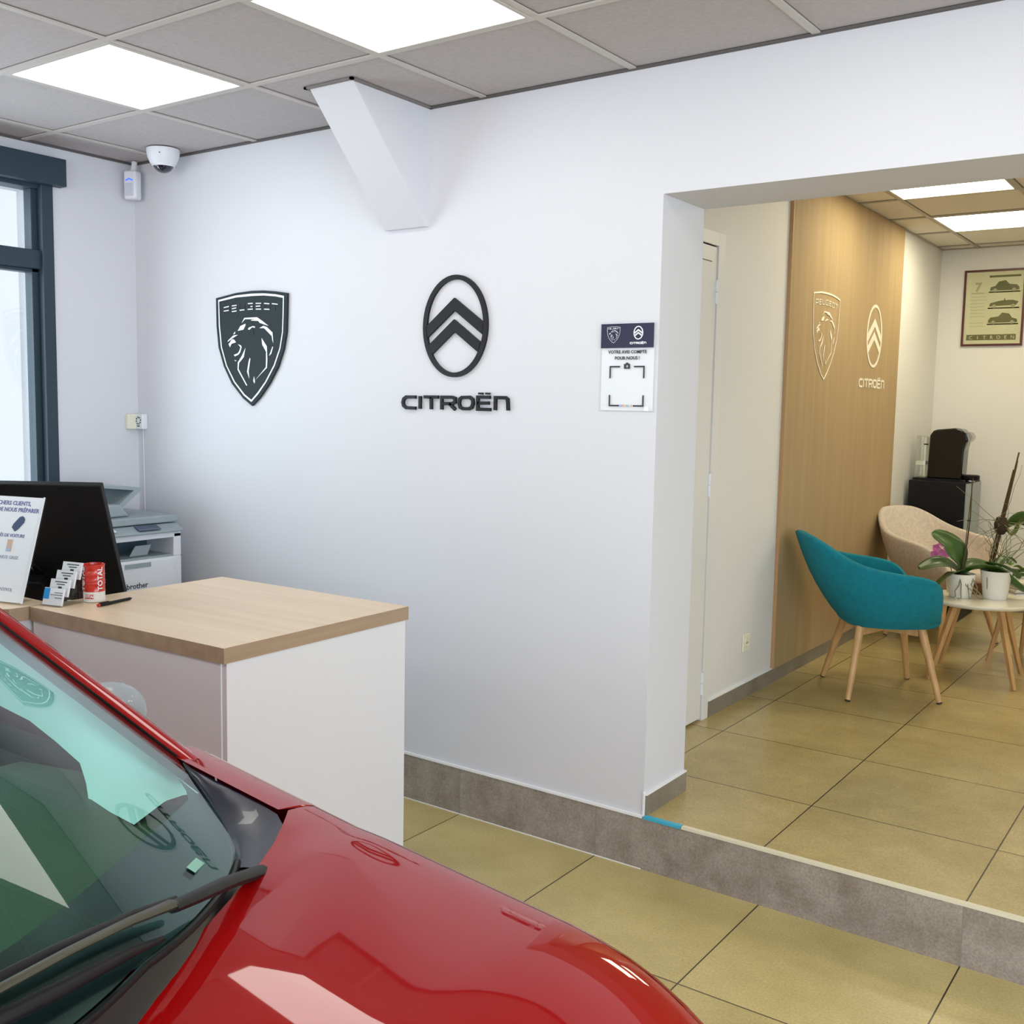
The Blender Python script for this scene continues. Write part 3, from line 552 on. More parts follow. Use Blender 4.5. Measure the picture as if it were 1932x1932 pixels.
# ---------------------------------------------------------------- flyer stand
t=thing('flyer_stand','white A4 notice in a clear stand, leaning back at the left end of the counter','notice',(.10,-1.315,.9005))
A=R(15); T=frameT((.088,.026,.003),(cos(A),sin(A),0),(-sin(A)*sin(R(18)),cos(A)*sin(R(18)),cos(R(18))))
m=MB(); m.box(-.23,0,0,.345,-.004,-.0005,T); st=m.build('acrylic_back',M['acryl'],t)
m=MB(); m.box(-.228,-.004,.002,.343,.0,.0018,T); m.build('paper_sheet',M['paper'],t)
m=MB(); m.prism([(.0,.0),(.10,-.0),(.0,.31)],.002,0,-.0005,T@Matrix(((1,0,0,0),(0,0,1,0),(0,-1,0,0),(0,0,0,1)))) if False else m.box(-.004,.0,0,.345,.0019,.006,T); m.build('side_edge',M['paper'],t)
m=MB(); m.box(-.21,.06,.02,.075,0,.003,Matrix.Rotation(A,4,'Z')); m.build('foot',M['acryl'],t)
def FT(x,y): return T@Matrix.Translation((x,y,.0022))
m=MB(); text(m,'CHERS CLIENTS,',.0190,FT(-.052,.315),align='RIGHT',bold=.0004); m.build('lettering',M['inkp'],t); m=MB(); text(m,'U DE NOUS PRÉPARER',.0190,FT(-.014,.293),align='RIGHT',bold=.0004); m.build('lettering',M['inkp'],t); m=MB()
text(m,'CLÉS DE VOITURE',.0150,FT(-.050,.210),align='RIGHT',bold=.0002); m.build('lettering',M['inkp'],t)
gi=mat('grey_ink',(.30,.32,.42),.5); m=MB(); text(m,'CARTE GRISE',.0150,FT(-.057,.139),align='RIGHT'); m.build('lettering',gi,t); m=MB(); text(m,'ANTIVOL',.0150,FT(-.052,.036),align='RIGHT'); m.build('lettering',gi,t)
m=MB()
KT=T@Matrix.Translation((-.086,.255,.002))@Matrix.Rotation(R(50),4,'Z')
m.prism([(-.026,-.010),(-.014,-.014),(.016,-.014),(.026,-.008),(.028,.0),(.026,.008),(.016,.014),(-.014,.014),(-.026,.010)],.0012,2,0,KT); m.build('key_picture',mat('key_print',(.015,.04,.12),.4),t)
m=MB(); m.box(-.115,-.094,.163,.202,.002,.0028,T@Matrix.Rotation(0,4,'Z')); m.build('card_picture',mat('card_print',(.62,.42,.32),.5),t)
m=MB(); m.box(-.113,-.097,.163,.173,.0029,.0033,T); m.build('card_picture',mat('card_print_blue',(.40,.5,.72),.5),t)
# ---------------------------------------------------------------- business cards
hx=Matrix.Rotation(R(14),4,'Z')
t=thing('card_holder','clear four-tier holder full of white business cards in front of the red mug','card holder',(.232,-1.260,.9005),R(14))
tl=Matrix.Rotation(R(-16),4,'X')
m=MB(); m.box(.0,.082,.0,.100,0,.003)
for k in range(4):
    T=Matrix.Translation((0,.006+.026*k,.003+.024*k))@tl; m.box(.0,.082,-.003,-.0012,0,.030,T)
    m.box(0,.002,0.004+.026*k,.024+.026*k,.003,.012+.024*k); m.box(.080,.082,0.004+.026*k,.024+.026*k,.003,.012+.024*k)
    if k: m.box(0,.082,.004+.026*k,.006+.026*k,.003,.003+.024*k)
m.build('acrylic_stand',M['acryl'],t)
labs=['lowest stack of cards, blue and white, at the front of the clear holder','second stack of business cards from the front of the clear holder','third stack of business cards from the front of the clear holder','topmost stack of business cards at the back, beside the red mug']
for k in range(4):
    c=thing('business_cards',labs[k],'cards',(.232,-1.260,.9005),R(14),group='stacks of business cards in the clear holder')
    T=Matrix.Translation((0,.0075+.026*k,.0045+.024*k))@tl
    m=MB(); m.box(.003,.079,0,.008,0,.054,T); m.build('card_stack',M['paper'],c)
    def CT(x,z): return T@frameT((x,-.0006,z),(1,0,0),(0,0,1))
    m=MB(); text(m,['SIMPLY','GARAGE DU COLLEGE','GARAGE DU COLLEGE','GARAGE DU COLLEGE'][k] if False else ['','','',''][k] or ' ',.006,CT(.05,.04))
    for (a,b,z) in ((.022,.07,.044),(.030,.062,.036)) if k else ((.045,.078,.038),(.03,.078,.031),(.05,.078,.022)): m.box(a,b,-.0010,-.0003,z,z+.0028,T)
    if k: m.box(.038,.052,-.0010,-.0003,.024,.031,T)
    m.build('printed_lines',M['ink'] if k else mat('grey_print',(.2,.2,.24),.5),c)
    if k==0: m=MB(); m.box(.0032,.026,-.0010,-.0002,.018,.052,T); m.build('blue_print',M['blue'],c)
# ---------------------------------------------------------------- drum-shaped mug and pen
t=thing('drum_mug','red drum-shaped mug with white TOTAL lettering and a white base on the counter','mug',(.287,-1.104,.9005))
m=MB(); rr=.0335
m.lathe([(rr-.002,0),(rr,.002),(rr,.032),(rr+.001,.034)]); m.build('white_base',M['pot'],t,smooth=40)
m=MB(); m.lathe([(rr+.001,.0342),(rr+.001,.036),(rr,.040),(rr,.058),(rr+.0015,.060),(rr,.062),(rr,.066),(rr+.0015,.068),(rr,.070),(rr,.086),(rr+.0015,.088),(rr,.090),(rr,.116),(rr+.0015,.118),(rr+.0015,.121),(rr-.002,.122),(rr-.003,.118),(rr-.003,.04),(.0001,.038)]); m.build('drum_body',M['red'],t,smooth=40)
dirc=math.atan2(-3.0544+1.104,3.3117-.287)
def bend(s,size,ang,z,rot=False,col='signw',r_=rr+.0018,parent=None,name='lettering'):
    mm=MB(); text(mm,s,size,Matrix.Identity(4),h=.0006,bold=.0004); vs2=[]
    for (x,y,zz) in mm.v:
        if rot: x,y=-y,x
        a=ang+x/r_; vs2.append(((r_+zz)*cos(a),(r_+zz)*sin(a),z+y))
    mm.v=vs2; mm.build(name,M[col],parent)
bend('TOTAL',.024,dirc+.78,.076,True,parent=t); bend('TOTAL',.024,dirc-.95,.076,True,parent=t)
m=MB(); 
for k in range(12):
    a=dirc-.95+.075*k; b2=a+.075
    for (z0,z1) in ((.012,.026),): m.v+=[((rr+.0006)*cos(q),(rr+.0006)*sin(q),z) for q in (a,b2) for z in (z0,z1)]; n0=len(m.v)-4; m.face([n0,n0+2,n0+3,n0+1])
m.build('red_band',M['red'],t); bend('TOTAL',.012,dirc-.52,.0155,parent=t,r_=rr+.0012)
t=thing('pen','black pen with a red end lying on the pale counter top','pen',(.389,-1.158,.9062),math.atan2(.142,-.029))
m=MB(); m.tube([(0.006,0,0),(.055,0,0),(.056,0,0),(.135,0,0),(.145,0,0)],[.0055,.0055,.005,.005,.0012],12); m.build('barrel',M['black'],t,smooth=40)
m=MB(); m.tube([(0,0,0),(.0058,0,0)],.0055,12); m.build('end_cap',M['red'],t); m=MB(); m.box(.004,.045,-.0012,.0012,.0056,.0075); m.build('clip',M['black'],t)
# outlet on the partition
t=thing('power_outlet','cream power outlet low on the wall between door and wood panel','power outlet',(XP,1.605,.452))
m=MB(); m.box(.0005,.009,-.042,.042,-.042,.042); m.build('plate',M['ivory'],t,bevel=.003)
m=MB(); m.lathe([(.0205,0),(.0225,.004),(.0185,.004),(.0185,.001),(.0001,.001)],(0,0,0),24,Matrix.Translation((.009,0,0))@Matrix.Rotation(R(90),4,'Y')); m.build('socket_ring',M['cream'],t,smooth=40)
m=MB(); m.lathe([(.0025,0),(.0025,.0035)],(0,0,0),8,Matrix.Translation((.009,-.008,.0))@Matrix.Rotation(R(90),4,'Y')); m.lathe([(.0025,0),(.0025,.0035)],(0,0,0),8,Matrix.Translation((.009,.008,.0))@Matrix.Rotation(R(90),4,'Y')); m.build('socket_hole',M['ink'],t)
# ---------------------------------------------------------------- lounge: tub chairs
RIM=[(0,.775),(12,.768),(25,.735),(40,.685),(55,.650),(75,.628),(95,.612),(112,.595),(126,.562),(138,.50),(147,.42),(154,.36)]
def smoothtab(T,v):
    return (table(T,v-6 if v>6 else v)+table(T,v)*2+table(T,min(v+6,154)))/4
def tub(name,label,fab,loc,rz,rim=RIM):
    t=thing(name,label,'armchair',loc,rz)
    def sgp(x,p): return math.copysign(abs(x)**p,x)
    def outer(ph,s):
        a=R(abs(ph)); c,si=cos(a),sin(a); sg=1 if ph>=0 else -1
        bx=-.185*c if c>0 else -.235*sgp(c,.8); by=.225*si**.75 if si>0 else 0
        rx=-(.345+.075*max(0,c)**6)*c if c>0 else -.30*sgp(c,.8); ry=.335*si**.6 if si>0 else 0
        zr=smoothtab(rim,abs(ph)); zb=.352
        f=s**.85; e=.03*sin(pi*s)
        w=min(1,max(0,(zr-.352)/.24)); rx=bx+(rx-bx)*w; ry=by+(ry-by)*max(w,.35)
        x=bx+(rx-bx)*f; y=by+(ry-by)*f; n=math.hypot(x,y) or 1
        return Vector((x+e*x/n*.6,sg*(y+e*y/n*.8),zb+(zr-zb)*s))
    def shell(ph,q):
        # q 0..1 outside bottom to rim, 1..1.3 round over, 1.3..2 inside down to the seat
        if q<=1: return outer(ph,q)
        o=outer(ph,1); c=Vector((.06,0,0)); d=Vector((c.x-o.x,-o.y,0)); L=d.length or 1; d/=L; th=.042
        if q<=1.4:
            a=pi*(q-1)/.4; return o+d*(th/2*(1-cos(a)))+Vector((0,0,.012*sin(a)))
        s=1-(q-1.4)/.6*.92; p=outer(ph,s); d=Vector((c.x-p.x,-p.y,0)); d.normalize(); return p+d*th
    phs=[-154+308*k/60 for k in range(61)]; qs=[0,.12,.25,.4,.55,.7,.82,.92,1,1.08,1.16,1.24,1.32,1.4,1.5,1.65,1.8,2.0]
    m=MB(); m.grid(shell,phs,qs); m.build('shell',M[fab],t,smooth=70)
    m=MB(); n=40; pr=[]
    b=[]
    for k in range(n):
        a=2*pi*k/n; b.append((.035+.235*math.copysign(abs(cos(a))**.7,cos(a)),.215*math.copysign(abs(sin(a))**.7,sin(a))))
    m.prism(b,.10,2,.345); m.build('seat',M[fab],t,bevel=.03,seg=4,smooth=60)
    for (sx,sy) in ((1,1),(1,-1),(-1,1),(-1,-1)):
        m=MB(); top=Vector((sx*.145+.01,sy*.135,.345)); ft=Vector((sx*.215+.01,sy*.23,.008)); m.tube([top,ft],[.021,.0135],12); lg=m.build('leg',M['oak'],t,smooth=50)
        m=MB(); m.tube([ft,ft+(ft-top).normalized()*.006],[.0135,.013],12); m.build('glide',M['foot'],lg)
    for sg in (1,-1):
        m=MB(); T=Matrix.Translation((.01,0,.325))@Matrix.Rotation(math.atan2(.135*sg,.145),4,'Z'); m.box(-.19,.19,-.016,.016,-.022,.02 if sg>0 else .019,T); m.build('cross_rail',M['oak'],t,bevel=.004)
    return t
ch=tub('tub_chair','teal blue upholstered tub armchair with oak legs in front of the wood panel','teal',(1.866,2.16,HS),R(33))
ch=tub('tub_chair','pale beige upholstered tub armchair behind the plant table by the black cabinet','beige',(1.82,3.60,HS),R(-30))
# ---------------------------------------------------------------- tables
def tbl(label,c,r,h,ang,fr):
    t=thing('side_table',label,'table',(c[0],c[1],HS),R(ang))
    m=MB(); m.lathe([(r-.012,h-.022),(r-.002,h-.012),(r,h-.005),(r-.003,h)],n=56); m.build('table_top',M['tabletop'],t,smooth=50)
    for k in range(4):
        a=pi/2*k+pi/4; m=MB(); m.tube([(r*.58*cos(a),r*.58*sin(a),h-.024),(fr*cos(a),fr*sin(a),0.0)],[.020,.0125],4); m.build('leg',M['oak'],t)
    m=MB(); q=r*.5; m.box(-q,q,-.012,.012,h-.052,h-.0235); m.build('under_rail',M['oak'],t); m=MB(); m.box(-.011,.011,-q,q,h-.052,h-.024); m.build('under_rail',M['oak'],t)
    return t
tbl('round white lacquered side table with splayed oak legs carrying two white pots',(2.2,2.77),.262,.416,5,.285)
tbl('second round white side table with oak legs, behind the plant table, carrying magazines',(2.40,3.27),.27,.41,-20,.24)
TZ=HS+.416; TZ2=HS+.41
def pot(name,label,x,y,z,r0,r1,h):
    t=thing(name,label,'pot plant',(x,y,z+.0005)); m=MB(); m.lathe([(r0,0),(r0+.002,.004),(r1,h),(r1-.006,h),(r1-.009,h-.015),(.0001,h-.02)],n=36); m.build('pot',M['pot'],t,smooth=45)
    m=MB(); m.lathe([(r1-.010,h-.014),(r1*.5,h-.004),(.0001,h)],n=18); m.build('soil',M['soil'],t); return t
def leaf(parent,pts,w,mname='leaf',fold=.25,name='leaf',roll=0):
    """pts: midrib curve control points (3-4) in local coords"""
    P=[Vector(p) for p in pts]; n=16
    def cat(s):
        k=s*(len(P)-1); i=min(int(k),len(P)-2); f=k-i; p0=P[max(i-1,0)];p1=P[i];p2=P[i+1];p3=P[min(i+2,len(P)-1)]
        return .5*((2*p1)+(p2-p0)*f+(2*p0-5*p1+4*p2-p3)*f*f+(3*p1-p0-3*p2+p3)*f**3)
    m=MB()
    def fn(s,v):
        p=cat(s); t=(cat(min(1,s+.01))-cat(max(0,s-.01))).normalized(); a=t.cross(Vector((0,0,1)))
        if a.length<.1: a=Vector((1,0,0))
        a.normalize(); a=Matrix.Rotation(roll,3,t)@a; u=a.cross(t).normalized(); ww=w*math.sin(pi*min(1,max(0,(s*.93+.05))))**.55*(1 if s<.97 else .6)
        return p+a*ww*v+u*abs(v)*ww*fold
    m.grid(fn,[k/n for k in range(n+1)],[-1,-.66,-.33,0,.33,.66,1]); return m.build(name,M[mname],parent,smooth=80,solid=.0022)
# camera-facing directions are ordinary world directions here: a = towards the right of the room view, b = away
a_=Vector((.8155,.578,0)); b_=Vector((-.578,.8155,0)); u_=Vector((0,0,1))
def D3(r,up,aw=0): return a_*r+u_*up+b_*aw
t=pot('potted_orchid','orchid with broad dark leaves in the left white pot on the round table',2.105,2.745,TZ,.052,.073,.125)
o=D3(0,.125)
leaf(t,[o,o+D3(-.02,.09),o+D3(-.07,.16,.02),o+D3(-.155,.205,.03)],.060,roll=R(-50))
leaf(t,[o,o+D3(-.07,.045),o+D3(-.14,.05),o+D3(-.225,.02)],.050,roll=R(-25))
leaf(t,[o,o+D3(-.06,.01,-.06),o+D3(-.13,-.03,-.08),o+D3(-.19,-.10,-.09)],.046,roll=R(15))
leaf(t,[o,o+D3(.07,.03,-.03),o+D3(.15,.02,-.05),o+D3(.24,-.04,-.06),o+D3(.31,-.085,-.06)],.054,roll=R(-20))
leaf(t,[o,o+D3(.06,.045,.03),o+D3(.14,.04,.03),o+D3(.27,.0,.02)],.042,roll=R(20))
m=MB(); m.tube([o,o+D3(.02,.15),o+D3(.03,.30),o+D3(.028,.47)],[.0045,.004,.0035,.003],8); m.tube([o+D3(.008,0),o+D3(.012,.15),o+D3(.022,.32),o+D3(.032,.50)],.0022,6); m.build('flower_stem',M['stem'],t,smooth=50)
m=MB(); m.lathe([(.009,0),(.009,.006)],tuple(o+D3(.024,.275)),10); m.build('clip',M['foot'],t)
m=MB(); rnd=random.Random(3)
for k in range(6):
    s=rnd.uniform(-1,1); p=o+D3(.05*s,-.012,-.055); pts=[p]
    for q in range(5): p=p+D3(rnd.uniform(-.018,.018)+s*.014,-.02+rnd.uniform(-.012,.012)-.01*q*(k%2),-.006 if q<3 else -.002); p.z=max(p.z,.004); pts.append(p)
    m.tube(pts,.0026,6)
m.build('aerial_roots',M['leaf2'] if False else M['root'],t,smooth=50)
t=pot('potted_orchid','right white pot on the round table with a leaf hanging over its rim',2.262,2.815,TZ,.056,.078,.148)
o=D3(0,.150,0)
leaf(t,[o,o+D3(-.05,.03,-.02),o+D3(-.02,.035,-.07),o+D3(.05,.0,-.09),o+D3(.08,-.03,-.085)],.030,roll=R(-15))
leaf(t,[o,o+D3(.04,.05,.03),o+D3(.08,.06,.05),o+D3(.13,.03,.06)],.026)
m=MB(); p=o+D3(-.06,-.005,-.03); m.tube([p,p+D3(-.004,-.05,-.01),p+D3(.004,-.09,.0),p+D3(.018,-.12,.0)],.0026,6); m.build('aerial_roots',M['root'],t,smooth=50)
# small pink orchid and a brown box on the rear table
t=pot('pink_orchid','small pink flowering orchid behind the broad leaves of the left white pot',2.035,2.905,TZ,.030,.038,.07)
for k,(dx,dz,da) in enumerate(((-.105,.235,0),(-.07,.262,.01),(-.045,.235,0),(-.08,.21,-.01),(-.04,.27,.01),(-.115,.20,0),(-.05,.205,-.01))):
    m=MB(); c=D3(dx,dz,da)
    for j in range(5):
        an=2*pi*j/5+k; e=D3(cos(an)*.022,sin(an)*.022,-.006); s2=D3(-sin(an)*.013,cos(an)*.013); b=len(m.v); m.v+=[tuple(c),tuple(c+e*.6+s2),tuple(c+e*1.15),tuple(c+e*.6-s2)]; m.face([b,b+1,b+2,b+3])
    m.build('flower',M['flower'],t,solid=.0012)
m=MB(); m.tube([D3(0,.07),D3(-.02,.13),D3(-.06,.20)],.0022,6); m.tube([D3(0,.07),D3(.02,.14),D3(.01,.20)],.002,6); m.build('flower_stem',M['stem'],t)
t=box('brown_box',M['brown'],(2.09,2.885,TZ+.0005),(2.20,2.935,TZ+.062),bevel=.003); tag(t,'reddish brown box standing between and behind the two white pots','box')
# magazines
rnd=random.Random(5); names=['top magazine of the pile at the right edge of the tables','second magazine down in the pile at the right edge','third magazine down in the pile at the right edge','fourth magazine down in the pile at the right edge','fifth magazine down in the pile at the right edge','bottom magazine of the pile at the right edge']
cols=[(.75,.72,.62),(.10,.09,.08),(.70,.66,.56),(.25,.10,.08),(.72,.70,.60),(.06,.06,.06)]
for k in range(6):
    z=TZ2+.0005+.0115*(5-k); t=thing('magazine',names[k],'magazine',(2.355,3.125,z),R(35+rnd.uniform(-9,9)),'pile of magazines on the rear table')
    m=MB(); m.box(-.09,.09,-.06,.06,.0,.0085); m.build('pages',M['paper'] if k%2 else mat('page_edge',(.6,.56,.45),.6),t); m=MB(); m.box(-.092,.092,-.062,.062,.0086,.0102); m.build('cover',mat('cover_print_%d'%k,cols[k],.3),t)
# tall bare orchid with sticks and roots, rear table
t=pot('root_orchid','tall orchid stake with dark root ball and thin bare roots at the right edge',2.27,3.35,TZ2,.042,.055,.10)
m=MB(); A=Vector((-.13,-.02,.10)); B=Vector((-.025,-.02,.755)); 
for dx,dy,l in ((0,0,1),(.012,.01,.93),(-.010,.01,.85),(.004,-.012,.9)): m.tube([A+D3(dx,0,dy),A.lerp(B,l)+D3(dx*.4,0,dy*.4)],[.0055,.0045],6)
m.build('stake',M['stem'],t,smooth=40)
c=A.lerp(B,.36); m=MB(); m.lathe([(.0001,-.05),(.02,-.045),(.035,-.02),(.038,.015),(.030,.035),(.026,.05),(.0001,.052)],tuple(c),10); m.build('root_ball',M['soil'],t)
m=MB(); rnd=random.Random(11)
for k in range(26):
    p=c+D3(0,rnd.uniform(-.05,.05)); an=rnd.uniform(0,2*pi); d=D3(cos(an)*.05,sin(an)*.045,rnd.uniform(-.04,.02)); pts=[p]
    for q in range(5): d=d*.92+D3(rnd.uniform(-.02,.02),rnd.uniform(-.02,.02)); p=p+d; pts.append(p)
    m.tube(pts,[.0022,.002,.0018,.0015,.0013,.001],5)
for k in range(16):
    p=A+D3(rnd.uniform(-.02,.10),.02); pts=[p]; d=D3(rnd.uniform(-.03,.06),rnd.uniform(.03,.06),rnd.uniform(-.03,.0))
    for q in range(5): p=p+d; d=d*.9+D3(rnd.uniform(-.02,.02),rnd.uniform(-.015,.015)); pts.append(p)
    m.tube(pts,[.0028,.0026,.0022,.002,.0016,.001],5)
m.build('thin_roots',M['root'],t,smooth=40)
leaf(t,[c+D3(.03,.0),c+D3(.10,.045),c+D3(.17,.03),c+D3(.25,.0)],.045,roll=R(-60)); leaf(t,[c+D3(.02,-.01),c+D3(.06,-.05),c+D3(.09,-.02),c+D3(.10,.03)],.028,'leaf2')
# bushy variegated plant
t=pot('trailing_plant','bushy green trailing plant with light leaf edges at the right frame edge',2.50,2.98,HS+.0,.085,.11,.16)
t.location=(2.235,3.215,TZ2+.0005); rnd=random.Random(2)
for ch_ in list(t.children): ch_.scale=(.55,.55,.5)
for k in range(22):
    an=rnd.uniform(0,2*pi); rr_=rnd.uniform(.04,.12); zz=rnd.uniform(.04,.16); q=D3(cos(an)*rr_,zz,sin(an)*rr_*.7); dd=D3(cos(an)*.05,rnd.uniform(-.02,.03),sin(an)*.04)
    leaf(t,[q,q+dd*.5+D3(0,.01),q+dd],.017,'leaf' if k%3 else 'leaf2',roll=R(rnd.uniform(-50,50)))
# ---------------------------------------------------------------- coffee cabinet and machine
t=thing('coffee_cabinet','tall black cabinet under the coffee machine in the far corner','cabinet',(1.62,4.45,HS))
m=MB(); m.box(-.19,.17,-.22,.22,.0,.925); m.build('body',M['black'],t,bevel=.003)
m=MB(); m.box(.1705,.178,-.215,.215,.17,.915); d=m.build('front_panel',M['grey'],t)
t=thing('coffee_machine','glossy black capsule coffee machine with chrome front and clear water tank','coffee machine',(1.62,4.40,HS+.9255))
m=MB(); m.box(-.188,.10,-.085,.085,0,.012); m.build('base',M['black'],t)
prof=[(-.10,.0125),(.12,.0125),(.125,.20),(.135,.26),(.15,.27),(.135,.315),(.10,.345),(.06,.352),(-.05,.340),(-.075,.332),(-.095,.30)]
m=MB(); m.prism(prof,.15,1,-.075); m.build('body',M['blackg'],t,bevel=.012,seg=3,smooth=50)
m=MB(); m.lathe([(.030,-.055),(.034,-.045),(.034,.045),(.030,.055)],(0,0,0),20,Matrix.Translation((.135,0,.295))@Matrix.Rotation(R(90),4,'X')); m.build('chrome_head',M['metal'],t,smooth=50)
m=MB(); m.lathe([(.050,0),(.058,.01),(.058,.03),(.050,.035)],(.165,-.02,.010),24); m.build('drip_tray',M['black'],t,smooth=50)
m=MB(); m.lathe([(.028,0),(.03,.004),(.03,.012)],(.165,-.02,-.0),16); m.build('tray_foot',M['metal'],t)
m=MB(); m.box(-.185,-.112,-.07,.07,.013,.295); m.build('water_tank',M['water'],t,bevel=.012,seg=3); m=MB(); m.box(-.180,-.117,-.065,.065,.10,.125); m.build('tank_band',M['pot'],t)
m=MB(); m.box(-.13,-.10,-.078,-.072,.235,.243); m.build('handle',M['black'],t)
# ---------------------------------------------------------------- framed poster on the far wall
t=thing('framed_poster','vintage style car poster in a thin burgundy frame on the far lounge wall','framed poster',(1.76,YF,2.294))
def pbx(mm,x0,x1,z0,z1,d0=-.0135,d1=-.012): mm.box(x0,x1,d0,d1,z0,z1)
w,h=.198,.262
m=MB(); m.ring([(-w,-h),(w,-h),(w,h),(-w,h)],[(-w+.014,-h+.014),(w-.014,-h+.014),(w-.014,h-.014),(-w+.014,h-.014)],-.02,1,-.0005); m.build('frame',M['frame'],t)
m=MB(); m.box(-w+.011,w-.011,-.012,-.003,-h+.011,h-.011); m.build('poster_sheet',M['poster'],t)
m=MB(); pbx(m,-.165,.155,-.222,-.183); bd=m.build('title_band',M['olive'],t)
m=MB(); 
for i,chh in enumerate('CITROEN'): text(m,chh,.034,frameT((-.135+.045*i,-.0142,-.215),(1,0,0),(0,0,1)))
m.build('lettering',M['poster'],bd)
m=MB(); text(m,'7',.085,frameT((-.105,-.0128,.115),(1,0,0),(0,0,1)),bold=.003)
for k in range(11): 
    if k!=8: pbx(m,-.15,-.062+.008*((k*7)%3),.098-.0225*k,.1005-.0225*k)
pbx(m,-.15,-.07,.103,.106); m.build('small_print',M['olive2'],t)
for k,z in enumerate((.155,.045,-.065)):
    m=MB(); 
    for q in (z-.052,z-.0525): pbx(m,-.035,.165,q,q+.008)
    if k==0: pbx(m,-.035,.165,z+.052,z+.066)
    m.build('picture_bar',M['olive'],t)
    m=MB(); fl=-1 if k!=2 else 1
    car_=[(-.095,-.030),(-.092,-.008),(-.060,.002),(-.040,.030),(.005,.038),(.030,.012),(.080,.006),(.095,-.012),(.095,-.030)] if k!=1 else [(-.095,-.028),(-.088,-.006),(-.030,.008),(.0,.012),(.005,.030),(.010,.012),(.060,.012),(.095,.0),(.080,-.022)]
    m.prism([(.065+fl*-x*.98,z+y_-.008) for x,y_ in car_],-.0015,1,-.012); m.build('car_picture',M['olive'],t)
    m=MB()
    for wx in (-.06,.06): m.lathe([(.013,0),(.013,.001)],(0,0,0),14,Matrix.Translation((.065+wx,-.0137,z-.036))@Matrix.Rotation(R(90),4,'X'))
    m.build('wheel_picture',M['olive2'],t)
m=MB(); m.box(-w+.012,w-.012,-.0165,-.0155,-h+.012,h-.012); m.build('glazing',M['acryl'],t)
# ---------------------------------------------------------------- the red car
CX=1.1; car=thing('car','glossy red car in the foreground, its bonnet and windscreen in front of the counter','car',(CX,YC,0))
def CV(p): return (p[0]-CX,p[1]-YC,p[2])
def loc(fn): return lambda *a: CV(fn(*a))
RE=[(0,2.482),(0.2,2.467),(0.3497,2.452),(0.3835,2.4409),(0.4015,2.4342),(0.4306,2.4183),(0.4532,2.4143),(0.4936,2.4062),(0.5335,2.3878),(0.5807,2.363),(0.6242,2.3404),(0.6741,2.3127),(0.7339,2.2714),(0.7713,2.243),(0.8,2.219),(0.84,2.216)]
def rear_x(q): return table(RE,abs(q))
def nose_x(q): return 3.09-.16*abs(q)**2.2-.25*max(0,abs(q)-.55)**2
HQ=.852
def hood(q,l):
    x0=rear_x(q); x1=nose_x(q); x=lerp(x0,x1,l); return hoodp(x,q)
qs=[-HQ,-.84,-.82,-.80,-.76,-.712,-.637,-.58,-.55,-.53,-.5,-.44,-.4,-.35,-.3,-.2,-.1,0,.1,.2,.3,.35,.4,.44,.5,.53,.55,.58,.637,.712,.76,.785,.80,.82,.84,HQ]
ls=[k/40 for k in range(41)]
m=MB(); m.grid(loc(hood),qs,ls)
# folded lip under the rear and side edges
m.grid(lambda q,l:CV((hood(q,0)[0]+.001-.002*l,hood(q,0)[1],hood(q,0)[2]-.018*l)),qs,[0,1])
hd=m.build('bonnet',M['paint'],car,smooth=35)
# fender: from the shut line outwards and down to the arch
AR=.345; WX=2.32; WXR=-.22
def arch(x,wx): 
    d=abs(x-wx); return .325+math.sqrt(max(0,AR*AR-d*d)) if d<AR else .2
def zbot(x): return max(.21,arch(x,WX) if abs(x-WX)<AR else 0,arch(x,WXR) if abs(x-WXR)<AR else 0)
def side_profile(x,t):
    """t 0..1 from shoulder down to the sill; returns half width and height"""
    q0,z0=.895,hbf(.895)-D(max(x,2.0))+(.02 if x<2 else 0)*min(1,(2-x)*4)
    z=lerp(z0,zbot(x),t); k=(z0-z)/(z0-.21) if z0>.21 else 0
    return (.895+.028*sin(pi*min(1,k*1.5))-.05*max(0,k-.7)),z
def fender(sg):
    def fn(x,t):
        if t<=1:
            xi=x; q0=.789 if x<2.211 else HQ+.003
            q=lerp(q0,.895,t); p=hoodp(x,q); return CV((p[0],YC+sg*(p[1]-YC),p[2]))
        hw,z=side_profile(x,t-1); return CV((x,YC+sg*hw*vs(x),z))
    return fn
xs=[1.94+.03*k for k in range(9)]+[2.2105,2.2115]+[2.22+.04*k for k in range(16)]+[2.86,2.90]
ts=[0,.08,.2,.35,.5,.62,.75,.87,1.0]+[1+.1*k for k in range(1,11)]
for sg in (1,-1): m=MB(); m.grid(fender(sg),xs,ts); m.build('front_fender',M['paint'],car,smooth=40)
# nose: bumper under the bonnet edge
def bump(q,t):
    p=hood(q,1); x,y,z=p; k=t; zz=lerp(z-.004,.22,k); bulge=.06*sin(pi*min(1,k*1.1))+.015
    return CV((x+bulge*(1 if k>0 else 0)*(.6+.4*(1-abs(q))),YC+(y-YC)*(1+.06*min(1,k*3)),zz))
m=MB(); m.grid(loc(lambda q,t:(bump(q,t)[0]+CX,bump(q,t)[1]+YC,bump(q,t)[2])),[k/20*HQ for k in range(-20,21)],[0,.03,.1,.2,.32,.45,.6,.75,.9,1]); bmp=m.build('front_bumper',M['paint'],car,smooth=50)
m=MB(); m.grid(lambda q,t:tuple(Vector(bump(q,t))+Vector((.006,0,0))),[k/20*.55 for k in range(-20,21)],[.12,.2,.3,.4]); m.build('grille',M['rubber'],car,smooth=40)
for sg in (1,-1): m=MB(); m.grid(lambda q,t:tuple(Vector(bump(sg*q,t))+Vector((.008,0,0))),[.56+.02*k for k in range(14)],[.05,.1,.16,.22]); m.build('headlight',M['blackg'],car,smooth=50)
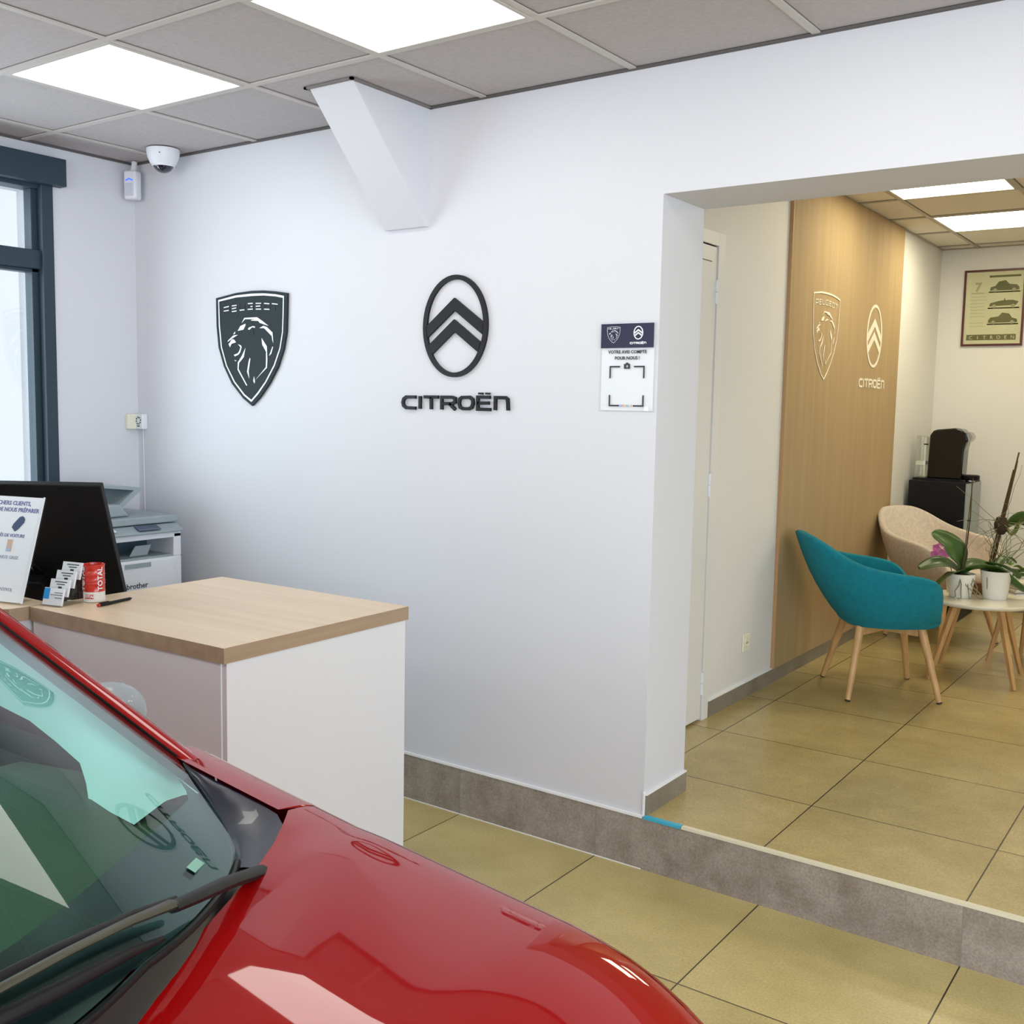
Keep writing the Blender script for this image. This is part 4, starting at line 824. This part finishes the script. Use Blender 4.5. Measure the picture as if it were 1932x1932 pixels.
def cornerside(sg):
    def fn(k,t):
        a=Vector(fender(sg)(2.90,1+t)); b=Vector(bump(sg*HQ,t)); return tuple(a.lerp(b,k))
    return fn
for sg in (1,-1): m=MB(); m.grid(cornerside(sg),[k/6 for k in range(7)],[k/10 for k in range(11)]); m.build('bumper_corner',M['paint'],car,smooth=50)
# doors and rear side
def bodyside(sg):
    def fn(x,t):
        if t<=1:
            q=lerp(.805,.895,t); z=hbf(q)-D(2.0)+.02*min(1,(2-x)*2); return CV((x,YC+sg*q,z))
        hw,z=side_profile(x,t-1); tp=1-.12*max(0,-.3-x)**1; return CV((x,YC+sg*hw*tp,z))
    return fn
for sg in (1,-1):
    for nm,a,b in (('front_door',1.936,.93),('rear_door',.925,.10),('rear_quarter',.095,-.86)):
        n=24; m=MB(); m.grid(bodyside(sg),[lerp(a,b,k/n) for k in range(n+1)],ts); d=m.build(nm,M['paint'],car,smooth=40)
        if 'door' in nm: m=MB(); p=bodyside(sg)(b+.12,1.22); m.tube([Vector(p)+Vector((-.09,sg*.02,0)),Vector(p)+Vector((.0,sg*.035,0)),Vector(p)+Vector((.09,sg*.02,0))],.012,10,flat=1.2); m.build('handle',M['paint'],d,smooth=50)
# windscreen
us=[k/24 for k in range(-24,25)]; ss=[-.03,0,.03,.07,.12]+[.2+.1*k for k in range(9)]
def s0(u):
    a=abs(u); return table([(0,.0),(.5,0),(.66,-.022),(.78,-.042),(.84,-.048),(.88,-.034),(.93,-.012),(1,.018)],a)
def G(u,s,off=0):
    p=Vector(CV(glassp(u,s))); return p+Vector((-.44*-1*off*.5,0,off))
def gs(u,t): return G(u,lerp(s0(u),1,t))
ws=MB().grid(gs,us,[0,.02,.05,.1,.2,.3,.4,.5,.6,.7,.8,.9,1.0]).build('windscreen',M['wind'],car,smooth=70)
# black printed border under the glass
def inner_u(s): return .893+.035*min(1,max(0,(.35-s)/.35)) 
def s_in(u):
    a=abs(u); return table([(0,.088),(.36,.08),(.45,.082),(.57,.08),(.70,.068),(.79,.049),(.84,.036),(.885,.022),(.92,.04)],a)
m=MB()
def fr(u,t): return G(u,lerp(s0(u)+.002,s_in(u),t),-.004)
m.grid(fr,[k/40*.92 for k in range(-40,41)],[0,.33,.66,1])
for sg in (1,-1):
    m.grid(lambda k,t:G(sg*lerp(inner_u(lerp(.03,.97,t)),.998,k),lerp(lerp(.03,s0(.97),k),.97,t),-.004),[0,.5,1],[k/12 for k in range(13)])
m.grid(lambda u,t:G(u,lerp(.93,.998,t),-.004),us,[0,1]); m.build('frit_border',M['frit'],ws,smooth=70)
T=Vector(G(.711,.0035,.0015))
m=MB(); d1=(Vector(G(.7372,-.0016,.0))-Vector(G(.6851,.0086,.0))).normalized(); d2=(Vector(G(.71,.03))-Vector(G(.71,0))).normalized(); d2=(d2-d1*d1.dot(d2)).normalized()
FTm=Matrix(((d1.x,d2.x,0,T.x),(d1.y,d2.y,0,T.y),(d1.z,d2.z,1,T.z),(0,0,0,1)))
m.box(-.018,.018,-.006,.006,0,.0008,FTm); m.build('code_sticker',mat('pale_green_label',(.22,.48,.38),.4),ws)
# red screen pillar and roof rail
def pil(sg):
    def fn(s,k):
        a=Vector(glassp(1,s)); o=[(0,-.002,.0),(.0,.002,.007),(.0,.016,.008),(.0,.027,.001),(-.004,.034,-.014),(-.010,.037,-.035),(-.02,.03,-.055)][k]
        p=a+Vector(o); return CV((p.x,YC+sg*(p.y-YC),p.z))
    return fn
for sg in (1,-1): m=MB(); m.grid(pil(sg),[.006+.994*k/20 for k in range(21)],list(range(7))); m.build('screen_pillar',M['paint'],car,smooth=40)
# thin black seal beside the glass
for sg in (1,-1): m=MB(); m.tube([Vector(CV((lambda p:(p[0],YC+sg*(p[1]-YC),p[2]+.001))(glassp(.999,.016+.98*k/20)))) for k in range(21)],.0016,6); m.build('pillar_seal',M['rubber'],car,smooth=60)
# roof, rails, side glass, tail
RY=.575
def roof(x,v):
    k=max(0,(1.03-x)/1.9); zc=1.53+.02*sin(pi*min(1,k*1.2))-.10*max(0,k-.55)**2*4; zr=1.47+.02*sin(pi*min(1,k*1.2))-.10*max(0,k-.55)**2*4
    xx=x+(.30*(1-abs(v)**2.6) if k<=0 else .30*(1-abs(v)**2.6)*max(0,1-k*3)); return (xx-CX,v*(RY+.03*(k>0)),lerp(zc,zr,abs(v)**2.4))
m=MB(); m.grid(roof,[1.03-.08*k for k in range(22)],[k/10 for k in range(-10,11)]); m.build('roof',M['paint'],car,smooth=50)
def rail(sg):
    def fn(x,k):
        p=Vector(roof(x,sg)); o=[(0,0,0),(0,.02,-.004),(0,.035,-.02),(0,.04,-.045)][k]; return tuple(p+Vector((0,sg*o[1],o[2])))
    return fn
for sg in (1,-1): m=MB(); m.grid(rail(sg),[1.03-.08*k for k in range(22)],[0,1,2,3]); m.build('roof_rail',M['paint'],car,smooth=50)
def belt(x,sg): return Vector((x-CX,sg*.812,.985+.02*min(1,max(0,2-x)*2)))
def topl(x,sg):
    if x>1.03: s=(2.005-x)/(2.005-1.03); p=glassp(1,s); return Vector((x-CX,sg*(p[1]-YC+.03),p[2]-.05*min(1,s*3)))
    p=Vector(rail(sg)(x,3)); return p
for sg in (1,-1):
    for nm,a,b in (('front_side_window',1.86,.98),('rear_side_window',.90,.0)):
        m=MB(); m.grid(lambda x,t:tuple(belt(x,sg).lerp(topl(x,sg),t)),[lerp(a,b,k/12) for k in range(13)],[0,.5,1]); m.build(nm,M['side'],car,smooth=60)
    for a,b in ((.98,.90),(.0,-.45)):
        m=MB(); m.grid(lambda x,t:tuple(belt(x,sg).lerp(topl(max(x,-.62),sg),t)),[lerp(a,b,k/6) for k in range(7)],[0,.5,1]); m.build('side_pillar',M['blackg'],car,smooth=60,solid=.01)
m=MB(); pa=[(-.60,1.42,.58),(-.80,1.05,.72),(-.87,.9,.80),(-.89,.6,.82),(-.86,.22,.80)]
m.grid(lambda i,v:(pa[i][0]-CX,v*pa[i][2],pa[i][1]),list(range(5)),[k/6 for k in range(-6,7)]); m.build('tailgate',M['paint'],car,smooth=40)
# cowl between glass and bonnet, corner covers
def cowl(u,t):
    g=Vector(G(u,s0(u),-.006)); q=abs(g.y)*1.0; s=1 if u>=0 else -1
    qq=q+.10*t*abs(u)**2; b=Vector(CV(hoodp(rear_x(min(qq,.84)),min(qq,.84)))); b.y*=s; b+=Vector((.05,0,-.020))
    return tuple(g.lerp(b,t)+Vector((0,0,-.012*sin(pi*t))))
m=MB(); m.grid(cowl,[k/24*.86 for k in range(-24,25)],[0,.08,.12,.3,.5,.75,1]); m.build('cowl_panel',M['cowl'],car,smooth=50)
m=MB(); m.tube([Vector(cowl(k/24*.81,.07))+Vector((0,0,.004)) for k in range(-24,25)],.0045,6); m.build('cowl_seal',M['rubber'],car,smooth=60)
for sg in (1,-1):
    P1=[(x_,q_,hoodp(x_,q_)[2]-.004) for x_,q_ in ((1.99,.788),(2.05,.788),(2.11,.788),(2.17,.788),(2.215,.783),(2.245,.766),(2.285,.722),(2.335,.655))]
    P2=[(2.008,.785,.983),(2.045,.768,.968),(2.085,.750,.960),(2.12,.73,.954),(2.15,.71,.950),(2.18,.69,.946),(2.21,.67,.946),(2.27,.64,.948)]
    P3=[(1.99,.78,.97),(2.02,.76,.955),(2.05,.735,.945),(2.10,.72,.935),(2.15,.68,.93),(2.20,.66,.93),(2.26,.62,.93),(2.30,.6,.93)]
    m=MB(); m.grid(lambda i,j:(lambda p:(p[0]-CX,sg*p[1],p[2]))(Vector(P1[i]).lerp(Vector(P2[i]),j)+Vector((0,0,.008*sin(pi*j)))),list(range(8)),[0,.25,.5,.75,1]); m.build('gloss_corner_cover',M['cgloss'],car,smooth=60)
    m=MB(); m.grid(lambda i,j:(lambda p:(p[0]-CX,sg*p[1],p[2]))(Vector(P2[i]).lerp(Vector(P3[i]),j)),list(range(8)),[0,1]); m.build('corner_gutter',M['rubber'],car,smooth=60)
# wipers
def wp(pts,o=0): return [Vector((x-CX,y-YC,z+o)) for x,y,z in pts]
m=MB(); m.tube(wp([(2.273,-2.098,.935),(2.313,-2.172,.953),(2.385,-2.292,1.002),(2.412,-2.36,1.018),(2.425,-2.401,1.026)]),[.012,.012,.011,.010,.009],8,flat=.7); ar=m.build('wiper_arm',M['rubber'],car,smooth=50)
m=MB(); m.tube(wp([(2.423,-2.398,1.028),(2.440,-2.464,1.040),(2.458,-2.538,1.048),(2.474,-2.611,1.052),(2.49,-2.70,1.055)]),[.0085,.0065,.006,.006,.005],8,flat=.6); m.build('wiper_rod',M['wiperg'],ar,smooth=50)
m=MB(); m.tube(wp([(2.392,-2.372,1.014),(2.408,-2.436,1.026),(2.433,-2.538,1.040),(2.445,-2.595,1.044),(2.46,-2.72,1.048),(2.46,-2.86,1.05)]),[.004,.006,.006,.006,.005,.004],8); m.build('wiper_blade',M['rubber'],car,smooth=50)
m=MB(); m.tube(wp([(2.438,-2.422,1.005),(2.451,-2.472,1.015),(2.47,-2.556,1.023),(2.48,-2.615,1.028),(2.50,-2.75,1.03),(2.51,-3.05,1.04)]),[.003,.006,.008,.008,.008,.008],8); m.build('wiper_blade',M['rubber'],car,smooth=50)
# mirrors
for sg in (1,-1):
    m=MB(); b=Matrix.Translation((1.48-CX,sg*.985,.920))@Matrix.Diagonal((.055,.10,.072,1))
    pr=[(sin(pi*k/14),-cos(pi*k/14)) for k in range(15)]; m.lathe([(max(r_,1e-5 if 0<i<14 else 0),z) for i,(r_,z) in enumerate(pr)],n=24,T=b@Matrix.Rotation(R(90),4,'Y')); mm_=m.build('door_mirror',M['mirror'],car,smooth=60)
    m=MB(); m.tube([(1.52-CX,sg*.86,.90),(1.50-CX,sg*.93,.90)],[.022,.02],10); m.build('mirror_foot',M['rubber'],mm_,smooth=50)
# cabin: dashboard, pillar trim, seats, wheel
def dsh(x,v): return (x-CX,v*.74,.955+.012*(1-v*v)-.05*max(0,1.85-x)**1.2*3-.006*max(0,x-2.3))
m=MB(); m.grid(dsh,[1.62+.06*k for k in range(14)],[k/8 for k in range(-8,9)]); m.grid(lambda t,v:(1.62-CX-.04*t,v*.74,dsh(1.62,v)[2]-.45*t),[0,.3,1],[k/8 for k in range(-8,9)]); ds=m.build('dashboard',M['dash'],car,smooth=50)
def tr(s,k):
    a=Vector(CV(glassp(.95,max(s,-.03))))+Vector((0,0,-.014)); L=[(1.2,-2.20,1.18),(1.40,-2.17,1.115),(1.577,-2.165,1.055),(1.75,-2.16,1.035),(1.876,-2.16,.998),(1.90,-2.165,.972),(1.93,-2.18,.955),(2.07,-2.20,.960)]
    f=s; kk=(1-f/.62)*(len(L)-1); kk=min(max(kk,0),len(L)-1.0001); i=int(kk); b=Vector(L[i]).lerp(Vector(L[i+1]),kk-i); b=Vector(CV(tuple(b)))
    p=a.lerp(b,k); return p+Vector((0,.0,.012))*sin(pi*k)
for sg in (1,-1):
    m=MB(); m.grid(lambda s,k:(lambda p:(p.x,sg*p.y,p.z))(tr(s,k)),[.0,.02,.05,.09,.13,.17,.21,.26,.31,.36,.42,.48,.55,.62],[0,.25,.5,.55,1]); m.build('pillar_trim',M['trim'],car,smooth=30)
for sg in (1,-1):
    m=MB(); m.grid(lambda x,t:(x-CX,sg*(.775-.05*t),.965-.5*t),[.0+.19*k for k in range(11)],[0,.3,1]); m.build('door_lining',M['seat'],car,smooth=50)
    m=MB(); T=Matrix.Translation((.95-CX,sg*.36,.42)); m.box(-.25,.25,-.25,.25,-.1,.08,T); T=Matrix.Translation((.66-CX,sg*.36,.5))@Matrix.Rotation(R(-18),4,'Y'); m.box(-.06,.06,-.24,.24,0,.6,T); m.box(-.05,.05,-.13,.13,.64,.82,T); m.build('seat',M['seat'],car,bevel=.05,seg=3,smooth=50)
m=MB(); T=Matrix.Translation((1.42-CX,.36,.93))@Matrix.Rotation(R(-65),4,'Y'); m.tube([tuple(T@Vector((.185*cos(2*pi*k/24),.185*sin(2*pi*k/24),0))) for k in range(25)],.015,8); m.box(-.16,.16,-.03,.03,-.02,.01,T); m.build('steering_wheel',M['rubber'],car,smooth=50)
m=MB(); m.box(-.9-CX+.1,2.2-CX,-.78,.78,.18,.24); m.build('floor_pan',M['rubber'],car)
# wheels
for x in (WX,WXR):
    for sg in (1,-1):
        T=Matrix.Translation((x-CX,sg*.78,.325))@Matrix.Rotation(R(90),4,'X')
        m=MB(); m.lathe([(.21,-.10),(.30,-.10),(.322,-.08),(.325,0),(.322,.08),(.30,.10),(.21,.10)],n=40,T=T); wl=m.build('wheel',M['rubber'],car,smooth=40)
        m=MB(); m.lathe([(.21,-.09),(.205,0),(.21,.09)],n=30,T=T)
        for k in range(5): m.box(.03,.205,-.022,.022,-.02-sg*.05,.02-sg*.05,T@Matrix.Rotation(2*pi*k/5,4,'Z'))
        m.lathe([(.0001,-sg*.05-.02),(.06,-sg*.05-.02),(.06,-sg*.05+.02),(.0001,-sg*.05+.02)],n=20,T=T); m.build('rim',M['metal'],wl,smooth=40)
